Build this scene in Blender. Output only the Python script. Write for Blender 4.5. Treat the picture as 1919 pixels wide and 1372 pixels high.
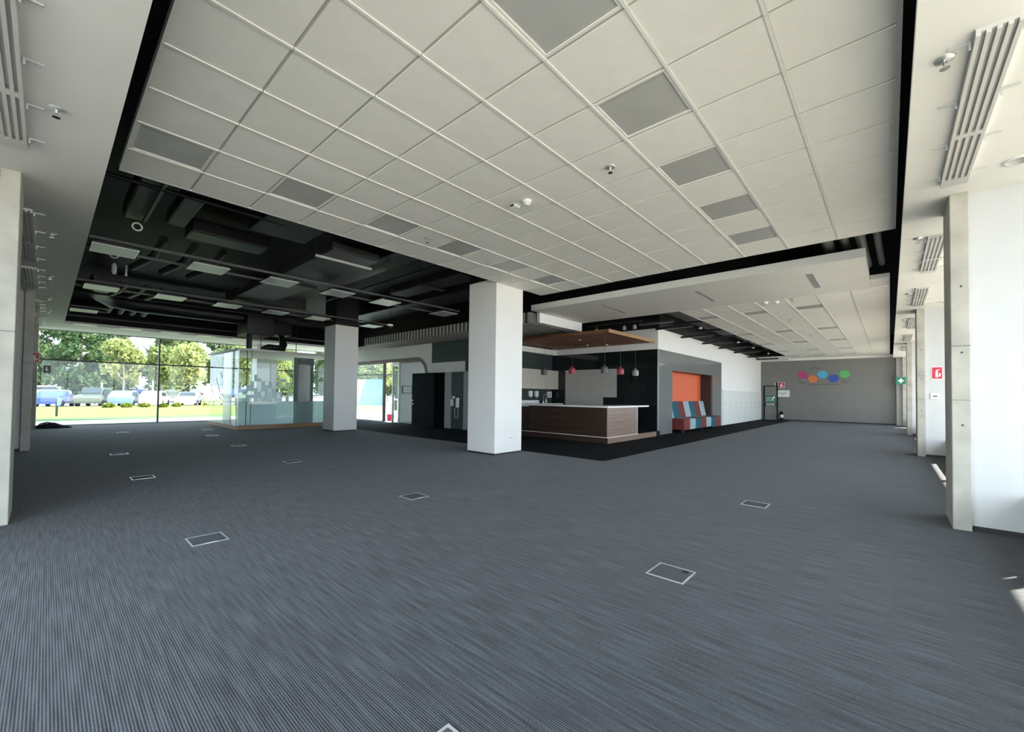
import bpy, bmesh, math, random
from mathutils import Vector, Matrix

# ------------------------------------------------------------------ clear
for o in list(bpy.data.objects): bpy.data.objects.remove(o, do_unlink=True)
SC = bpy.context.scene
COL = SC.collection
R = random.Random(7)

# ------------------------------------------------------------------ camera (metres, floor z=0)
W_, H_ = 1919, 1372
F, YAW, PITCH, ROLL, CX, CY, HC = 787.3186, 0.74080, 0.02190, 0.01230, 948.038, 722.388, 1.30
cd = bpy.data.cameras.new('camera'); cam = bpy.data.objects.new('camera', cd); COL.objects.link(cam)
fw = Vector((math.cos(YAW)*math.cos(PITCH), math.sin(YAW)*math.cos(PITCH), math.sin(PITCH)))
rt = Vector((math.sin(YAW), -math.cos(YAW), 0)); up = rt.cross(fw)
r2 = math.cos(ROLL)*rt + math.sin(ROLL)*up; u2 = -math.sin(ROLL)*rt + math.cos(ROLL)*up
M = Matrix((r2, u2, -fw)).transposed().to_4x4(); M.translation = Vector((0, 0, HC))
cam.matrix_world = M
cd.sensor_width = 36; cd.lens = F*36/W_; cd.clip_start = .05; cd.clip_end = 600
cd.shift_x = (W_/2-CX)/W_; cd.shift_y = (CY-H_/2)/W_
SC.camera = cam

# ------------------------------------------------------------------ light
wd = bpy.data.worlds.new('world'); SC.world = wd; wd.use_nodes = True
bg = wd.node_tree.nodes['Background']
bg.inputs[0].default_value = (.74, .86, 1.0, 1); bg.inputs[1].default_value = 2.2
sun = bpy.data.lights.new('sun', 'SUN'); sun.energy = 11; sun.angle = .009; sun.color = (1, .94, .84)
so = bpy.data.objects.new('sun', sun); COL.objects.link(so)
so.rotation_euler = Vector((-1.6, 1.0, -1.5)).to_track_quat('-Z', 'Y').to_euler()
def portal(name, loc, direc, sx, sy):
    l = bpy.data.lights.new(name, 'AREA'); l.shape = 'RECTANGLE'; l.size = sx; l.size_y = sy
    l.cycles.is_portal = True
    o = bpy.data.objects.new(name, l); COL.objects.link(o); o.location = loc
    o.rotation_euler = Vector(direc).to_track_quat('-Z', 'Z').to_euler()
portal('daylight_portal', (13.75, -1.62, 1.72), (0, 1, 0), 30.6, 3.4)
portal('daylight_portal', (-1.64, 1.98, 1.72), (1, 0, 0), 7.0, 3.4)
portal('daylight_portal', (4.4, 21.92, 1.72), (0, -1, 0), 11.8, 3.4)
VS = SC.view_settings
VS.view_transform = 'Standard'; VS.look = 'None'; VS.gamma = 1; VS.use_curve_mapping = False
VS.exposure = 1.85
SC.cycles.max_bounces = 12; SC.cycles.diffuse_bounces = 6; SC.cycles.transparent_max_bounces = 24
SC.cycles.sample_clamp_indirect = 6; SC.cycles.caustics_reflective = False; SC.cycles.caustics_refractive = False

# ------------------------------------------------------------------ materials
MATS = {}
def lin(c):
    return tuple((x/12.92 if x <= .04045 else ((x+.055)/1.055)**2.4) for x in c)
def S(r, g, b): return lin((r/255, g/255, b/255))
def mat(name, col, rough=.6, metal=0., noise=0., nscale=8., bump=0., bscale=40., spec=.5, stretch=None, coat=0.):
    m = bpy.data.materials.new(name); m.use_nodes = True; MATS[name] = m
    nt = m.node_tree; N = nt.nodes; L = nt.links; b = N['Principled BSDF']
    b.inputs['Base Color'].default_value = (*col, 1); b.inputs['Roughness'].default_value = rough
    b.inputs['Metallic'].default_value = metal; b.inputs['Specular IOR Level'].default_value = spec
    b.inputs['Coat Weight'].default_value = coat
    if noise or bump:
        tc = N.new('ShaderNodeTexCoord'); mp = N.new('ShaderNodeMapping')
        L.new(tc.outputs['Object'], mp.inputs[0])
        if stretch: mp.inputs['Scale'].default_value = stretch
    if noise:
        n = N.new('ShaderNodeTexNoise'); n.inputs['Scale'].default_value = nscale; n.inputs['Detail'].default_value = 5
        L.new(mp.outputs[0], n.inputs['Vector'])
        r = N.new('ShaderNodeMapRange'); r.inputs['From Min'].default_value = .3; r.inputs['From Max'].default_value = .7
        r.inputs['To Min'].default_value = 1-noise; r.inputs['To Max'].default_value = 1+noise
        L.new(n.outputs['Fac'], r.inputs['Value'])
        mx = N.new('ShaderNodeVectorMath'); mx.operation = 'SCALE'; mx.inputs[0].default_value = col
        L.new(r.outputs[0], mx.inputs['Scale']); L.new(mx.outputs[0], b.inputs['Base Color'])
    if bump:
        n2 = N.new('ShaderNodeTexNoise'); n2.inputs['Scale'].default_value = bscale; n2.inputs['Detail'].default_value = 4
        L.new(mp.outputs[0], n2.inputs['Vector'])
        bp = N.new('ShaderNodeBump'); bp.inputs['Strength'].default_value = bump; bp.inputs['Distance'].default_value = .01
        L.new(n2.outputs['Fac'], bp.inputs['Height']); L.new(bp.outputs[0], b.inputs['Normal'])
    return m
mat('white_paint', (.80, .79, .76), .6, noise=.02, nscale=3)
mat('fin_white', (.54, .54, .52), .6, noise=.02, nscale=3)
mat('white_pillar', (.76, .745, .70), .5, noise=.02, nscale=2)
mat('tile_white', (.89, .87, .81), .85, noise=.02, nscale=6, bump=.15, bscale=150)
mat('runner_white', (.86, .85, .80), .35)
mat('runner_grey', (.55, .54, .50), .6)
mat('diffuser_grey', (.42, .42, .40), .25, noise=.05, nscale=2)
mat('plaster', (.78, .765, .72), .7, noise=.02, nscale=2)
mat('black_paint', (.003, .0035, .0035), .7, noise=.3, nscale=4)
mat('duct_black', (.007, .008, .008), .5, noise=.25, nscale=3)
mat('duct_grey', (.021, .022, .022), .5, noise=.2, nscale=3)
mat('hose_pale', (.16, .165, .165), .5, noise=.2, nscale=5)
mat('black_metal', (.012, .012, .013), .4)
mat('concrete', (.42, .40, .34), .85, noise=.18, nscale=3, bump=.25, bscale=25)
mat('gloss_grey', (.16, .17, .165), .07, spec=.6)
mat('gloss_black', (.010, .013, .013), .08, spec=.5)
mat('wall_grey', (.205, .20, .185), .6, noise=.03, nscale=2)
mat('teal_grey', (.040, .053, .051), .5, spec=.3)
mat('door_dark', (.008, .010, .011), .7, spec=.1)
mat('jamb_grey', (.33, .34, .33), .5)
mat('locker_white', (.70, .71, .66), .45)
mat('cab_beige', (.52, .48, .41), .45, noise=.04, nscale=2)
mat('cab_grey', (.46, .44, .39), .4)
mat('counter_white', (.85, .84, .80), .25)
mat('orange', (.66, .115, .03), .6)
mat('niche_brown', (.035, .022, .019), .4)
mat('fab_teal', (.006, .085, .12), .9, noise=.1, nscale=60)
mat('fab_red', (.17, .028, .022), .9, noise=.1, nscale=60)
mat('fab_grey', (.30, .38, .40), .9, noise=.08, nscale=60)
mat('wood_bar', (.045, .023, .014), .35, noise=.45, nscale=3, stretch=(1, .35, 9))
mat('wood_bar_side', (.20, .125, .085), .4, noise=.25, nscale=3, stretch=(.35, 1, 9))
mat('wood_ceiling', (.17, .062, .024), .5, noise=.4, nscale=3, stretch=(.5, 8, 8))
mat('wood_plinth', (.36, .20, .085), .45, noise=.15, nscale=3, stretch=(.5, .5, 8))
mat('wood_arch', (.17, .115, .085), .55, noise=.15, nscale=3)
mat('steel', (.55, .56, .55), .4, metal=.7)
mat('alu', (.62, .63, .62), .35, metal=.6)
mat('chrome', (.75, .75, .75), .15, metal=1)
mat('mullion', (.025, .028, .03), .4)
mat('white_plastic', (.78, .78, .75), .35)
mat('dark_plastic', (.02, .02, .02), .4)
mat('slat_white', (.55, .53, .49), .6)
mat('slat_side_shade', (.13, .13, .125), .9)  # slat sides darkened in colour to stand for shaded gaps
mat('panel_diffuser', (.50, .50, .48), .4, noise=.05, nscale=2)
mat('case_door', (.13, .16, .15), .4)
mat('oven_trim', (.05, .05, .05), .3, metal=.8)
mat('diffuser_body', (.56, .55, .52), .6)
mat('lamp_red', (.30, .035, .05), .45)
mat('lamp_grey', (.085, .082, .08), .5)
mat('lamp_pale', (.27, .27, .27), .5)
mat('sign_red', S(196, 40, 60), .4)
mat('sign_green', S(30, 120, 86), .4)
mat('sign_white', (.85, .87, .84), .5)
mat('hex_pink', S(184, 62, 118), .5); mat('hex_orange', S(212, 120, 66), .5)
mat('hex_sky', S(82, 172, 216), .5); mat('hex_blue', S(48, 84, 168), .5); mat('hex_green', S(98, 184, 108), .5)
mat('paper', (.8, .8, .76), .8)
mat('lawn', (.17, .20, .045), .95, noise=.3, nscale=1.5)
mat('grass_near', (.10, .20, .06), .95, noise=.25, nscale=3)
mat('pavement', (.60, .565, .51), .9, noise=.08, nscale=1)
mat('low_bounce_ground', (.21, .19, .155), .95, noise=.3, nscale=2)  # added dark ground by the facades, curbs light bounced indoors
mat('asphalt', (.26, .25, .24), .95, noise=.1, nscale=.5)
mat('bark', (.16, .13, .10), .9, noise=.2, nscale=4)
mat('bark_pale', (.42, .38, .33), .9, noise=.2, nscale=4)
mat('red_bucket', S(200, 40, 70), .4)
mat('rubber', (.012, .013, .016), .6)
mat('cable_bag', (.010, .012, .022), .7, noise=.3, nscale=10)
for n, c in dict(car_white=(.75, .75, .75), car_blue=(.05, .09, .30), car_grey=(.10, .12, .10), car_silver=(.42, .45, .55), car_navy=(.02, .025, .10), car_red=(.45, .02, .05), car_sky=(.16, .28, .42)).items():
    mat(n, c, .25, coat=.5)
mat('car_glass', (.03, .045, .06), .08)
def leaf(name, c1, c2):
    m = bpy.data.materials.new(name); m.use_nodes = True; MATS[name] = m
    nt = m.node_tree; N = nt.nodes; L = nt.links; N.clear()
    out = N.new('ShaderNodeOutputMaterial'); d = N.new('ShaderNodeBsdfDiffuse'); t = N.new('ShaderNodeBsdfTranslucent')
    mx = N.new('ShaderNodeMixShader'); mx.inputs[0].default_value = .45
    tc = N.new('ShaderNodeTexCoord'); n = N.new('ShaderNodeTexNoise'); n.inputs['Scale'].default_value = .7; n.inputs['Detail'].default_value = 4
    oi = N.new('ShaderNodeObjectInfo'); ad = N.new('ShaderNodeMath'); ad.operation = 'MULTIPLY_ADD'; ad.inputs[1].default_value = .5; 
    L.new(tc.outputs['Object'], n.inputs['Vector'])
    L.new(oi.outputs['Random'], ad.inputs[0]); 
    sub = N.new('ShaderNodeMath'); sub.operation = 'SUBTRACT'; sub.inputs[1].default_value = .25
    L.new(n.outputs['Fac'], sub.inputs[0]); L.new(sub.outputs[0], ad.inputs[2])
    cr = N.new('ShaderNodeValToRGB'); cr.color_ramp.elements[0].color = (*c1, 1); cr.color_ramp.elements[1].color = (*c2, 1)
    cr.color_ramp.elements[0].position = .25; cr.color_ramp.elements[1].position = .75
    L.new(ad.outputs[0], cr.inputs[0]); L.new(cr.outputs[0], d.inputs[0]); L.new(cr.outputs[0], t.inputs[0])
    L.new(d.outputs[0], mx.inputs[1]); L.new(t.outputs[0], mx.inputs[2]); L.new(mx.outputs[0], out.inputs[0])
leaf('leaf_far', (.09, .15, .07), (.30, .34, .15))
leaf('leaf_near', (.16, .22, .08), (.40, .42, .18))
leaf('leaf_shrub', (.16, .20, .03), (.34, .34, .08))
def glass(name, tint, refl=.06, frost=0., fcol=(.6, .75, .8)):
    m = bpy.data.materials.new(name); m.use_nodes = True; MATS[name] = m
    nt = m.node_tree; N = nt.nodes; L = nt.links; N.clear()
    out = N.new('ShaderNodeOutputMaterial'); t = N.new('ShaderNodeBsdfTransparent'); t.inputs[0].default_value = (*tint, 1)
    g = N.new('ShaderNodeBsdfGlossy'); g.inputs['Roughness'].default_value = .02
    fr = N.new('ShaderNodeFresnel'); fr.inputs[0].default_value = 1.45
    ge = N.new('ShaderNodeNewGeometry'); iv = N.new('ShaderNodeMath'); iv.operation = 'SUBTRACT'; iv.inputs[0].default_value = 1
    L.new(ge.outputs['Backfacing'], iv.inputs[1]); mu = N.new('ShaderNodeMath'); mu.operation = 'MULTIPLY'; L.new(fr.outputs[0], mu.inputs[0]); L.new(iv.outputs[0], mu.inputs[1])
    mx = N.new('ShaderNodeMixShader'); L.new(mu.outputs[0], mx.inputs[0]); L.new(t.outputs[0], mx.inputs[1]); L.new(g.outputs[0], mx.inputs[2])
    last = mx
    if frost:
        d = N.new('ShaderNodeBsdfDiffuse'); d.inputs[0].default_value = (*fcol, 1)
        tr = N.new('ShaderNodeBsdfTranslucent'); tr.inputs[0].default_value = (*fcol, 1)
        a = N.new('ShaderNodeMixShader'); a.inputs[0].default_value = .5; L.new(d.outputs[0], a.inputs[1]); L.new(tr.outputs[0], a.inputs[2])
        f = N.new('ShaderNodeMixShader'); f.inputs[0].default_value = frost; L.new(mx.outputs[0], f.inputs[1]); L.new(a.outputs[0], f.inputs[2]); last = f
    L.new(last.outputs[0], out.inputs[0])
glass('glass_facade', (.96, .97, .97))
glass('glass_window', (.66, .69, .68))
glass('glass_case', (.95, .975, .965))
glass('glass_frost', (.9, .95, .95), frost=.8, fcol=(.72, .84, .88))
glass('glass_square', (.9, .95, .95), frost=.85, fcol=(.82, .92, .95))
glass('glass_door', (.8, .86, .86))

# carpet: fine stripes running along Y, broken into tiles with slightly different tone
def carpet(name, dark, light, contrast, sheen, spec):
    m = bpy.data.materials.new(name); m.use_nodes = True; MATS[name] = m
    nt = m.node_tree; N = nt.nodes; L = nt.links; b = N['Principled BSDF']
    b.inputs['Roughness'].default_value = .9; b.inputs['Specular IOR Level'].default_value = .25
    b.inputs['Sheen Weight'].default_value = sheen; b.inputs['Specular IOR Level'].default_value = spec; b.inputs['Sheen Roughness'].default_value = .5
    tc = N.new('ShaderNodeTexCoord')
    def noise(scale, sc, det=2):
        mp = N.new('ShaderNodeMapping'); mp.inputs['Scale'].default_value = sc; L.new(tc.outputs['Object'], mp.inputs[0])
        n = N.new('ShaderNodeTexNoise'); n.inputs['Scale'].default_value = scale; n.inputs['Detail'].default_value = det
        L.new(mp.outputs[0], n.inputs['Vector']); return n
    # ribs about a centimetre wide, each with its own tone, broken along their length
    a = noise(1, (62, 3.5, 1), 0); c = noise(1, (260, 60, 1), 1)
    wv = N.new('ShaderNodeTexWave'); wv.wave_type = 'BANDS'; wv.bands_direction = 'X'; wv.wave_profile = 'SIN'
    wv.inputs['Scale'].default_value = 30; wv.inputs['Distortion'].default_value = 0; L.new(tc.outputs['Object'], wv.inputs['Vector'])
    m1 = N.new('ShaderNodeMath'); m1.operation = 'MULTIPLY_ADD'; m1.inputs[1].default_value = .42
    am = N.new('ShaderNodeMath'); am.operation = 'MULTIPLY'; am.inputs[1].default_value = .45; L.new(a.outputs['Fac'], am.inputs[0])
    L.new(wv.outputs['Fac'], m1.inputs[0]); L.new(am.outputs[0], m1.inputs[2])
    mn = N.new('ShaderNodeMath'); mn.operation = 'MULTIPLY_ADD'; mn.inputs[1].default_value = .35
    L.new(c.outputs['Fac'], mn.inputs[0]); L.new(m1.outputs[0], mn.inputs[2])
    r = N.new('ShaderNodeMapRange'); r.inputs['From Min'].default_value = .61-contrast; r.inputs['From Max'].default_value = .61+contrast
    L.new(mn.outputs[0], r.inputs['Value'])
    sn = N.new('ShaderNodeVectorMath'); sn.operation = 'FLOOR'; sc_ = N.new('ShaderNodeVectorMath'); sc_.operation = 'SCALE'; sc_.inputs['Scale'].default_value = 2.0
    L.new(tc.outputs['Object'], sc_.inputs[0]); L.new(sc_.outputs[0], sn.inputs[0])
    wn = N.new('ShaderNodeTexWhiteNoise'); L.new(sn.outputs[0], wn.inputs['Vector'])
    mx = N.new('ShaderNodeMix'); mx.data_type = 'RGBA'; mx.inputs[6].default_value = (*dark, 1); mx.inputs[7].default_value = (*light, 1)
    L.new(r.outputs[0], mx.inputs[0])
    tr = N.new('ShaderNodeMapRange'); tr.inputs['To Min'].default_value = .93; tr.inputs['To Max'].default_value = 1.07; L.new(wn.outputs['Value'], tr.inputs['Value'])
    vm = N.new('ShaderNodeVectorMath'); vm.operation = 'SCALE'; L.new(mx.outputs[2], vm.inputs[0]); L.new(tr.outputs[0], vm.inputs['Scale'])
    L.new(vm.outputs[0], b.inputs['Base Color'])
    bp = N.new('ShaderNodeBump'); bp.inputs['Strength'].default_value = .5; bp.inputs['Distance'].default_value = .003
    L.new(mn.outputs[0], bp.inputs['Height']); L.new(bp.outputs[0], b.inputs['Normal'])
carpet('carpet', (.004, .005, .006), (.074, .082, .093), .17, .08, .28)
carpet('carpet_dark', (.009, .0105, .011), (.018, .020, .0215), .2, .0, .06)

# ------------------------------------------------------------------ mesh helpers
WL = {}     # world location of every object made here
def place(o, loc, parent):
    loc = Vector(loc); COL.objects.link(o)
    if parent is not None:
        o.parent = parent; o.location = loc-WL[parent.name]
    else: o.location = loc
    WL[o.name] = loc; return o
def empty(name, loc):
    o = bpy.data.objects.new(name, None); o.empty_display_size = .1; return place(o, loc, None)
def tag(o, label, cat, group=None):
    o['label'] = label; o['category'] = cat
    if group: o['group'] = group
    return o
def struct(o): o['kind'] = 'structure'; return o
class MB:
    def __init__(s): s.v = []; s.f = []; s.m = []; s.sm = []
    def add(s, v, f, mi=0, smooth=False):
        k = len(s.v); s.v += [tuple(p) for p in v]; s.f += [tuple(i+k for i in q) for q in f]; s.m += [mi]*len(f); s.sm += [smooth]*len(f); return s
    def box(s, lo, hi, mi=0):
        x0, y0, z0 = lo; x1, y1, z1 = hi
        return s.add([(x0,y0,z0),(x1,y0,z0),(x1,y1,z0),(x0,y1,z0),(x0,y0,z1),(x1,y0,z1),(x1,y1,z1),(x0,y1,z1)],
                     [(0,3,2,1),(4,5,6,7),(0,1,5,4),(1,2,6,5),(2,3,7,6),(3,0,4,7)], mi)
    def bbox(s, lo, hi, b=.01, mi=0):      # bevelled box
        bm = bmesh.new(); bmesh.ops.create_cube(bm, size=1)
        c = [(a+d)/2 for a, d in zip(lo, hi)]; e = [d-a for a, d in zip(lo, hi)]
        for v in bm.verts: v.co = Vector([c[i]+v.co[i]*e[i] for i in range(3)])
        bmesh.ops.bevel(bm, geom=bm.edges[:]+bm.verts[:], offset=b, segments=2, affect='EDGES', profile=.5)
        bm.verts.index_update()
        s.add([v.co[:] for v in bm.verts], [[v.index for v in f.verts] for f in bm.faces], mi); bm.free(); return s
    def cyl(s, a, b, r, n=12, mi=0, r2=None, cap=True):
        a = Vector(a); b = Vector(b); d = (b-a).normalized(); t = d.orthogonal().normalized(); w = d.cross(t)
        if r2 is None: r2 = r
        k = []
        for p, rr in ((a, r), (b, r2)):
            for i in range(n):
                q = 2*math.pi*i/n; k.append(p+(t*math.cos(q)+w*math.sin(q))*rr)
        s.add(k, [(i, (i+1) % n, n+(i+1) % n, n+i) for i in range(n)], mi, True)
        if cap: s.add(k, [tuple(reversed(range(n))), tuple(range(n, 2*n))], mi)
        return s
    def tube(s, pts, r, n=8, mi=0):
        pts = [Vector(p) for p in pts]; rings = []; t = None
        for i, p in enumerate(pts):
            d = (pts[min(i+1, len(pts)-1)]-pts[max(i-1, 0)]).normalized()
            t = d.orthogonal().normalized() if t is None else (t-d*t.dot(d)).normalized()
            w = d.cross(t); rr = r[i] if isinstance(r, (list, tuple)) else r
            rings.append([p+(t*math.cos(2*math.pi*k/n)+w*math.sin(2*math.pi*k/n))*rr for k in range(n)])
        v = [q for g in rings for q in g]; f = []
        for i in range(len(pts)-1):
            for k in range(n): f.append((i*n+k, i*n+(k+1) % n, (i+1)*n+(k+1) % n, (i+1)*n+k))
        s.add(v, f, mi, True)
        s.add(v, [tuple(reversed(range(n))), tuple(range(len(v)-n, len(v)))], mi); return s
    def lathe(s, prof, c=(0,0,0), n=24, mi=0):
        v = []; f = []
        for r, z in prof:
            for k in range(n):
                a = 2*math.pi*k/n; v.append((c[0]+r*math.cos(a), c[1]+r*math.sin(a), c[2]+z))
        for i in range(len(prof)-1):
            for k in range(n): f.append((i*n+k, i*n+(k+1) % n, (i+1)*n+(k+1) % n, (i+1)*n+k))
        return s.add(v, f, mi, True)
    def prism(s, poly, d, mi=0):           # poly: list of 3D points, extruded by vector d
        n = len(poly); d = Vector(d); a = [Vector(p) for p in poly]; b = [p+d for p in a]
        nrm = Vector((0, 0, 0))
        for i in range(n): nrm += a[i].cross(a[(i+1) % n])
        if nrm.dot(d) > 0: a, b = b, a
        return s.add(a+b, [tuple(range(n)), tuple(reversed(range(n, 2*n)))]+[(i, n+i, n+(i+1) % n, (i+1) % n) for i in range(n)], mi)
    def build(s, name, mats, parent=None, loc=None):
        if isinstance(mats, str): mats = [mats]
        if loc is None:
            if parent is None:
                xs, ys, zs = zip(*s.v); loc = ((min(xs)+max(xs))/2, (min(ys)+max(ys))/2, min(zs))
            else:
                xs, ys, zs = zip(*s.v); loc = ((min(xs)+max(xs))/2, (min(ys)+max(ys))/2, (min(zs)+max(zs))/2)
        me = bpy.data.meshes.new(name)
        me.from_pydata([(x-loc[0], y-loc[1], z-loc[2]) for x, y, z in s.v], [], s.f)
        for m in mats: me.materials.append(MATS[m])
        me.polygons.foreach_set('material_index', s.m); me.polygons.foreach_set('use_smooth', s.sm); me.update()
        return place(bpy.data.objects.new(name, me), loc, parent)
def bx(name, lo, hi, m, parent=None, bev=0):
    b = MB()
    b.bbox(lo, hi, bev) if bev else b.box(lo, hi)
    return b.build(name, m, parent)
def sbx(name, lo, hi, m, parent=None): 
    o = bx(name, lo, hi, m, parent)
    return struct(o) if parent is None else o
def copy_to(o, loc, parent):               # copy sharing mesh data, at a world position
    c = o.copy(); return place(c, loc, parent)
def copy_tree(root, loc):
    r = root.copy(); place(r, loc, None)
    for ch in list(root.children):
        c = ch.copy(); place(c, Vector(loc)+WL[ch.name]-WL[root.name], r)
        for g in list(ch.children):
            d = g.copy(); place(d, Vector(loc)+WL[g.name]-WL[root.name], c)
    return r

ORD = ['first', 'second', 'third', 'fourth', 'fifth', 'sixth', 'seventh', 'eighth']
# ------------------------------------------------------------------ SETTING: floor
# carpet slabs are meshed so that object coordinates equal metres along the room
def slab(name, lo, hi, m):
    b = MB().box(lo, hi); return struct(b.build(name, m, None, (0, 0, 0)))
struct(MB().box((-1.6, -1.6, -.2), (7.5, 21.8, 0)).box((7.5, -1.6, -.2), (29.2, 4.2, 0)).build('floor', 'carpet', None, (0, 0, 0)))
struct(MB().box((7.5, 4.2, -.2), (29.2, 16.4, 0)).box((7.5, 16.4, -.2), (10.35, 21.8, 0)).build('floor_corridor', 'carpet_dark', None, (0, 0, 0)))

# ------------------------------------------------------------------ SETTING: ceilings
ZS = 3.40; ZT = 3.70; ZD = 4.60
struct(MB().box((-1.75, -2.0, ZD), (10.8, 22.0, ZD+.15)).box((10.8, -2.0, ZD), (30, 12.0, ZD+.15)).build('ceiling', 'black_paint'))
struct(MB().box((-1.55, -1.55, ZS), (29.06, -.12, ZS+.09)).box((-1.55, -.12, ZS), (.335, 21.8, ZS+.09)).box((.335, 19.45, ZS), (10.3, 21.8, ZS+.09)).build('ceiling_soffit', 'plaster'))
# black upstand closing the void above the facades
struct(MB().box((-1.75, -1.7, ZS+.09), (29.2, -1.6, ZD)).box((-1.75, -1.6, ZS+.09), (-1.6, 21.9, ZD)).box((-1.6, 21.85, ZS+.09), (10.4, 21.95, ZD)).build('wall_upstand', 'black_paint'))
# added unseen overhang, its edge set to cut the sun to a floor strip
struct(MB().box((-1.75, -2.965, 3.52), (30, -1.7, 3.62)).build('ceiling_added_sunshade', 'plaster'))

# upper storeys of the building (they shade the paving outside)
struct(MB().box((-1.75, -2.0, ZD+.15), (10.8, 22.0, 12)).box((10.8, -2.0, ZD+.15), (30, 12.0, 12)).build('wall_upper_storeys', 'jamb_grey'))
# tiled ceiling raft above the open office
S1 = .625; GX = .4836; GY = 1.8125; NX = 12; J0 = -3; J1 = 7
raft = struct(empty('ceiling_raft', (GX, GY+J0*S1, ZT)))
x0, x1, y0, y1 = GX, GX+NX*S1, GY+J0*S1, GY+J1*S1
bx('raft_backing', (x0, y0, ZT+.02), (x1, y1, ZT+.06), 'tile_white', raft)
e = MB(); t = .045
e.box((x0-.01, y0-.01, ZT-.002), (x0+.02, y1+.01, ZT+.07)).box((x1-.02, y0-.01, ZT-.002), (x1+.01, y1+.01, ZT+.07))
e.box((x0+.02, y0-.01, ZT-.002), (x1-.02, y0+.02, ZT+.07)).box((x0+.02, y1-.02, ZT-.002), (x1-.02, y1+.01, ZT+.07))
e.build('edge_trim', 'runner_white', raft)
tile = None
LIGHTS1 = [(i, -1) for i in (0, 2, 4, 6, 8, 10)]+[(i, 5) for i in (0, 2, 4, 6, 8, 10)]
def ceil_tile(name, cx, cy, z, s, parent, proto):
    if proto is None:
        h = s/2-.013
        return bx(name, (cx-h, cy-h, z), (cx+h, cy+h, z+.02), 'tile_white', parent)
    copy_to(proto, (cx, cy, z+.01), parent); return proto
for i in range(NX):
    for j in range(J0, J1):
        if (i, j) in LIGHTS1: continue
        tile = ceil_tile('ceiling_tile', GX+(i+.5)*S1, GY+(j+.5)*S1, ZT, S1, raft, tile)
for j in range(J0+1, J1):   # bright runners along X
    yy = GY+j*S1; m = MB()
    for i in range(NX): m.box((GX+i*S1+.004, yy-.011, ZT-.008), (GX+(i+1)*S1-.004, yy+.011, ZT+.02))
    m.build('grid_runner', 'runner_white', raft)
for i in range(1, NX):      # recessed grey cross runners
    xx = GX+i*S1; m = MB()
    for j in range(J0, J1): m.box((xx-.013, GY+j*S1+.012, ZT+.010), (xx+.013, GY+(j+1)*S1-.012, ZT+.02))
    m.build('cross_runner', 'runner_grey', raft)
def ceiling_light(cx, cy, z, s, label, group, proto):
    if proto is not None:
        return copy_tree(proto, (cx, cy, z))
    t = empty('ceiling_light', (cx, cy, z)); tag(t, label, 'ceiling light', group); h = s/2
    f = MB(); w = .022
    for lo, hi in (((-h, -h), (h, -h+w)), ((-h, h-w), (h, h)), ((-h, -h+w), (-h+w, h-w)), ((h-w, -h+w), (h, h-w))):
        f.box((cx+lo[0], cy+lo[1], z-.001), (cx+hi[0], cy+hi[1], z+.018))
    f.build('frame', 'runner_white', t)
    bx('diffuser', (cx-h+w, cy-h+w, z+.008), (cx+h-w, cy+h-w, z+.018), 'panel_diffuser', t)
    return t
pl = None
for (i, j) in LIGHTS1:
    o = ceiling_light(GX+(i+.5)*S1, GY+(j+.5)*S1, ZT, S1-.026, 'square grey unlit light panel set in the white tiled ceiling raft', 'unlit light panels in the tiled raft', pl)
    pl = pl or o; o['label'] = 'grey light panel in tiled raft, %s from left soffit, row %s' % (ORD[i//2], 'by right columns' if j < 0 else 'by black void')

# second raft: plaster border and tiled field over the corridor
Z2 = 3.60
raft2 = struct(empty('ceiling_raft_corridor', (8.88, .28, Z2)))
bx('plaster_border', (8.88, .28, Z2), (11.47, 7.22, Z2+.15), 'plaster', raft2)
MB().box((10.76, -.01, Z2+.02), (11.47, .275, Z2+.11)).box((28.87, -.01, Z2+.005), (29.06, 5.75, Z2+.10)).box((28.34, 4.21, Z2-.1), (28.86, 5.75, Z2+.10)).build('plaster_return', 'plaster', raft2)
bx('raft_backing', (11.47, -.01, Z2+.02), (28.87, 4.2, Z2+.09), 'tile_white', raft2)
tile2 = None; S2 = .6
LIGHTS2 = [(i, j) for i in (2, 9, 15, 21, 26) for j in (2, 4, 6)]
for i in range(29):
    for j in range(7):
        if (i, j) in LIGHTS2: continue
        tile2 = ceil_tile('ceiling_tile', 11.47+(i+.5)*S2, (j+.5)*S2, Z2, S2, raft2, tile2)
for j in range(1, 7):
    m = MB()
    for i in range(29): m.box((11.47+i*S2+.004, j*S2-.011, Z2-.008), (11.47+(i+1)*S2-.004, j*S2+.011, Z2+.02))
    m.build('grid_runner', 'runner_white', raft2)
pl = None
for (i, j) in LIGHTS2:
    o = ceiling_light(11.47+(i+.5)*S2, (j+.5)*S2, Z2, S2-.026, 'square grey unlit light panel set in the corridor tile ceiling', 'unlit light panels in the corridor ceiling', pl)
    pl = pl or o; o['label'] = 'grey unlit corridor ceiling panel, %s from the plaster border, %s' % (ORD[(2, 9, 15, 21, 26).index(i)], {2: 'row near the columns', 4: 'middle row', 6: 'row beside the black slot'}[j])
def slot_vent(x0, x1, y):
    t = empty('ceiling_vent', ((x0+x1)/2, y, Z2-.006))
    m = MB().box((x0, y-.05, Z2-.006), (x1, y-.04, Z2)).box((x0, y+.04, Z2-.006), (x1, y+.05, Z2)).box((x0, y-.04, Z2-.006), (x0+.01, y+.04, Z2)).box((x1-.01, y-.04, Z2-.006), (x1, y+.04, Z2))
    m.build('frame', 'alu', t); bx('slot', (x0+.01, y-.04, Z2-.003), (x1-.01, y+.04, Z2), 'diffuser_grey', t)
    return t
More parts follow.
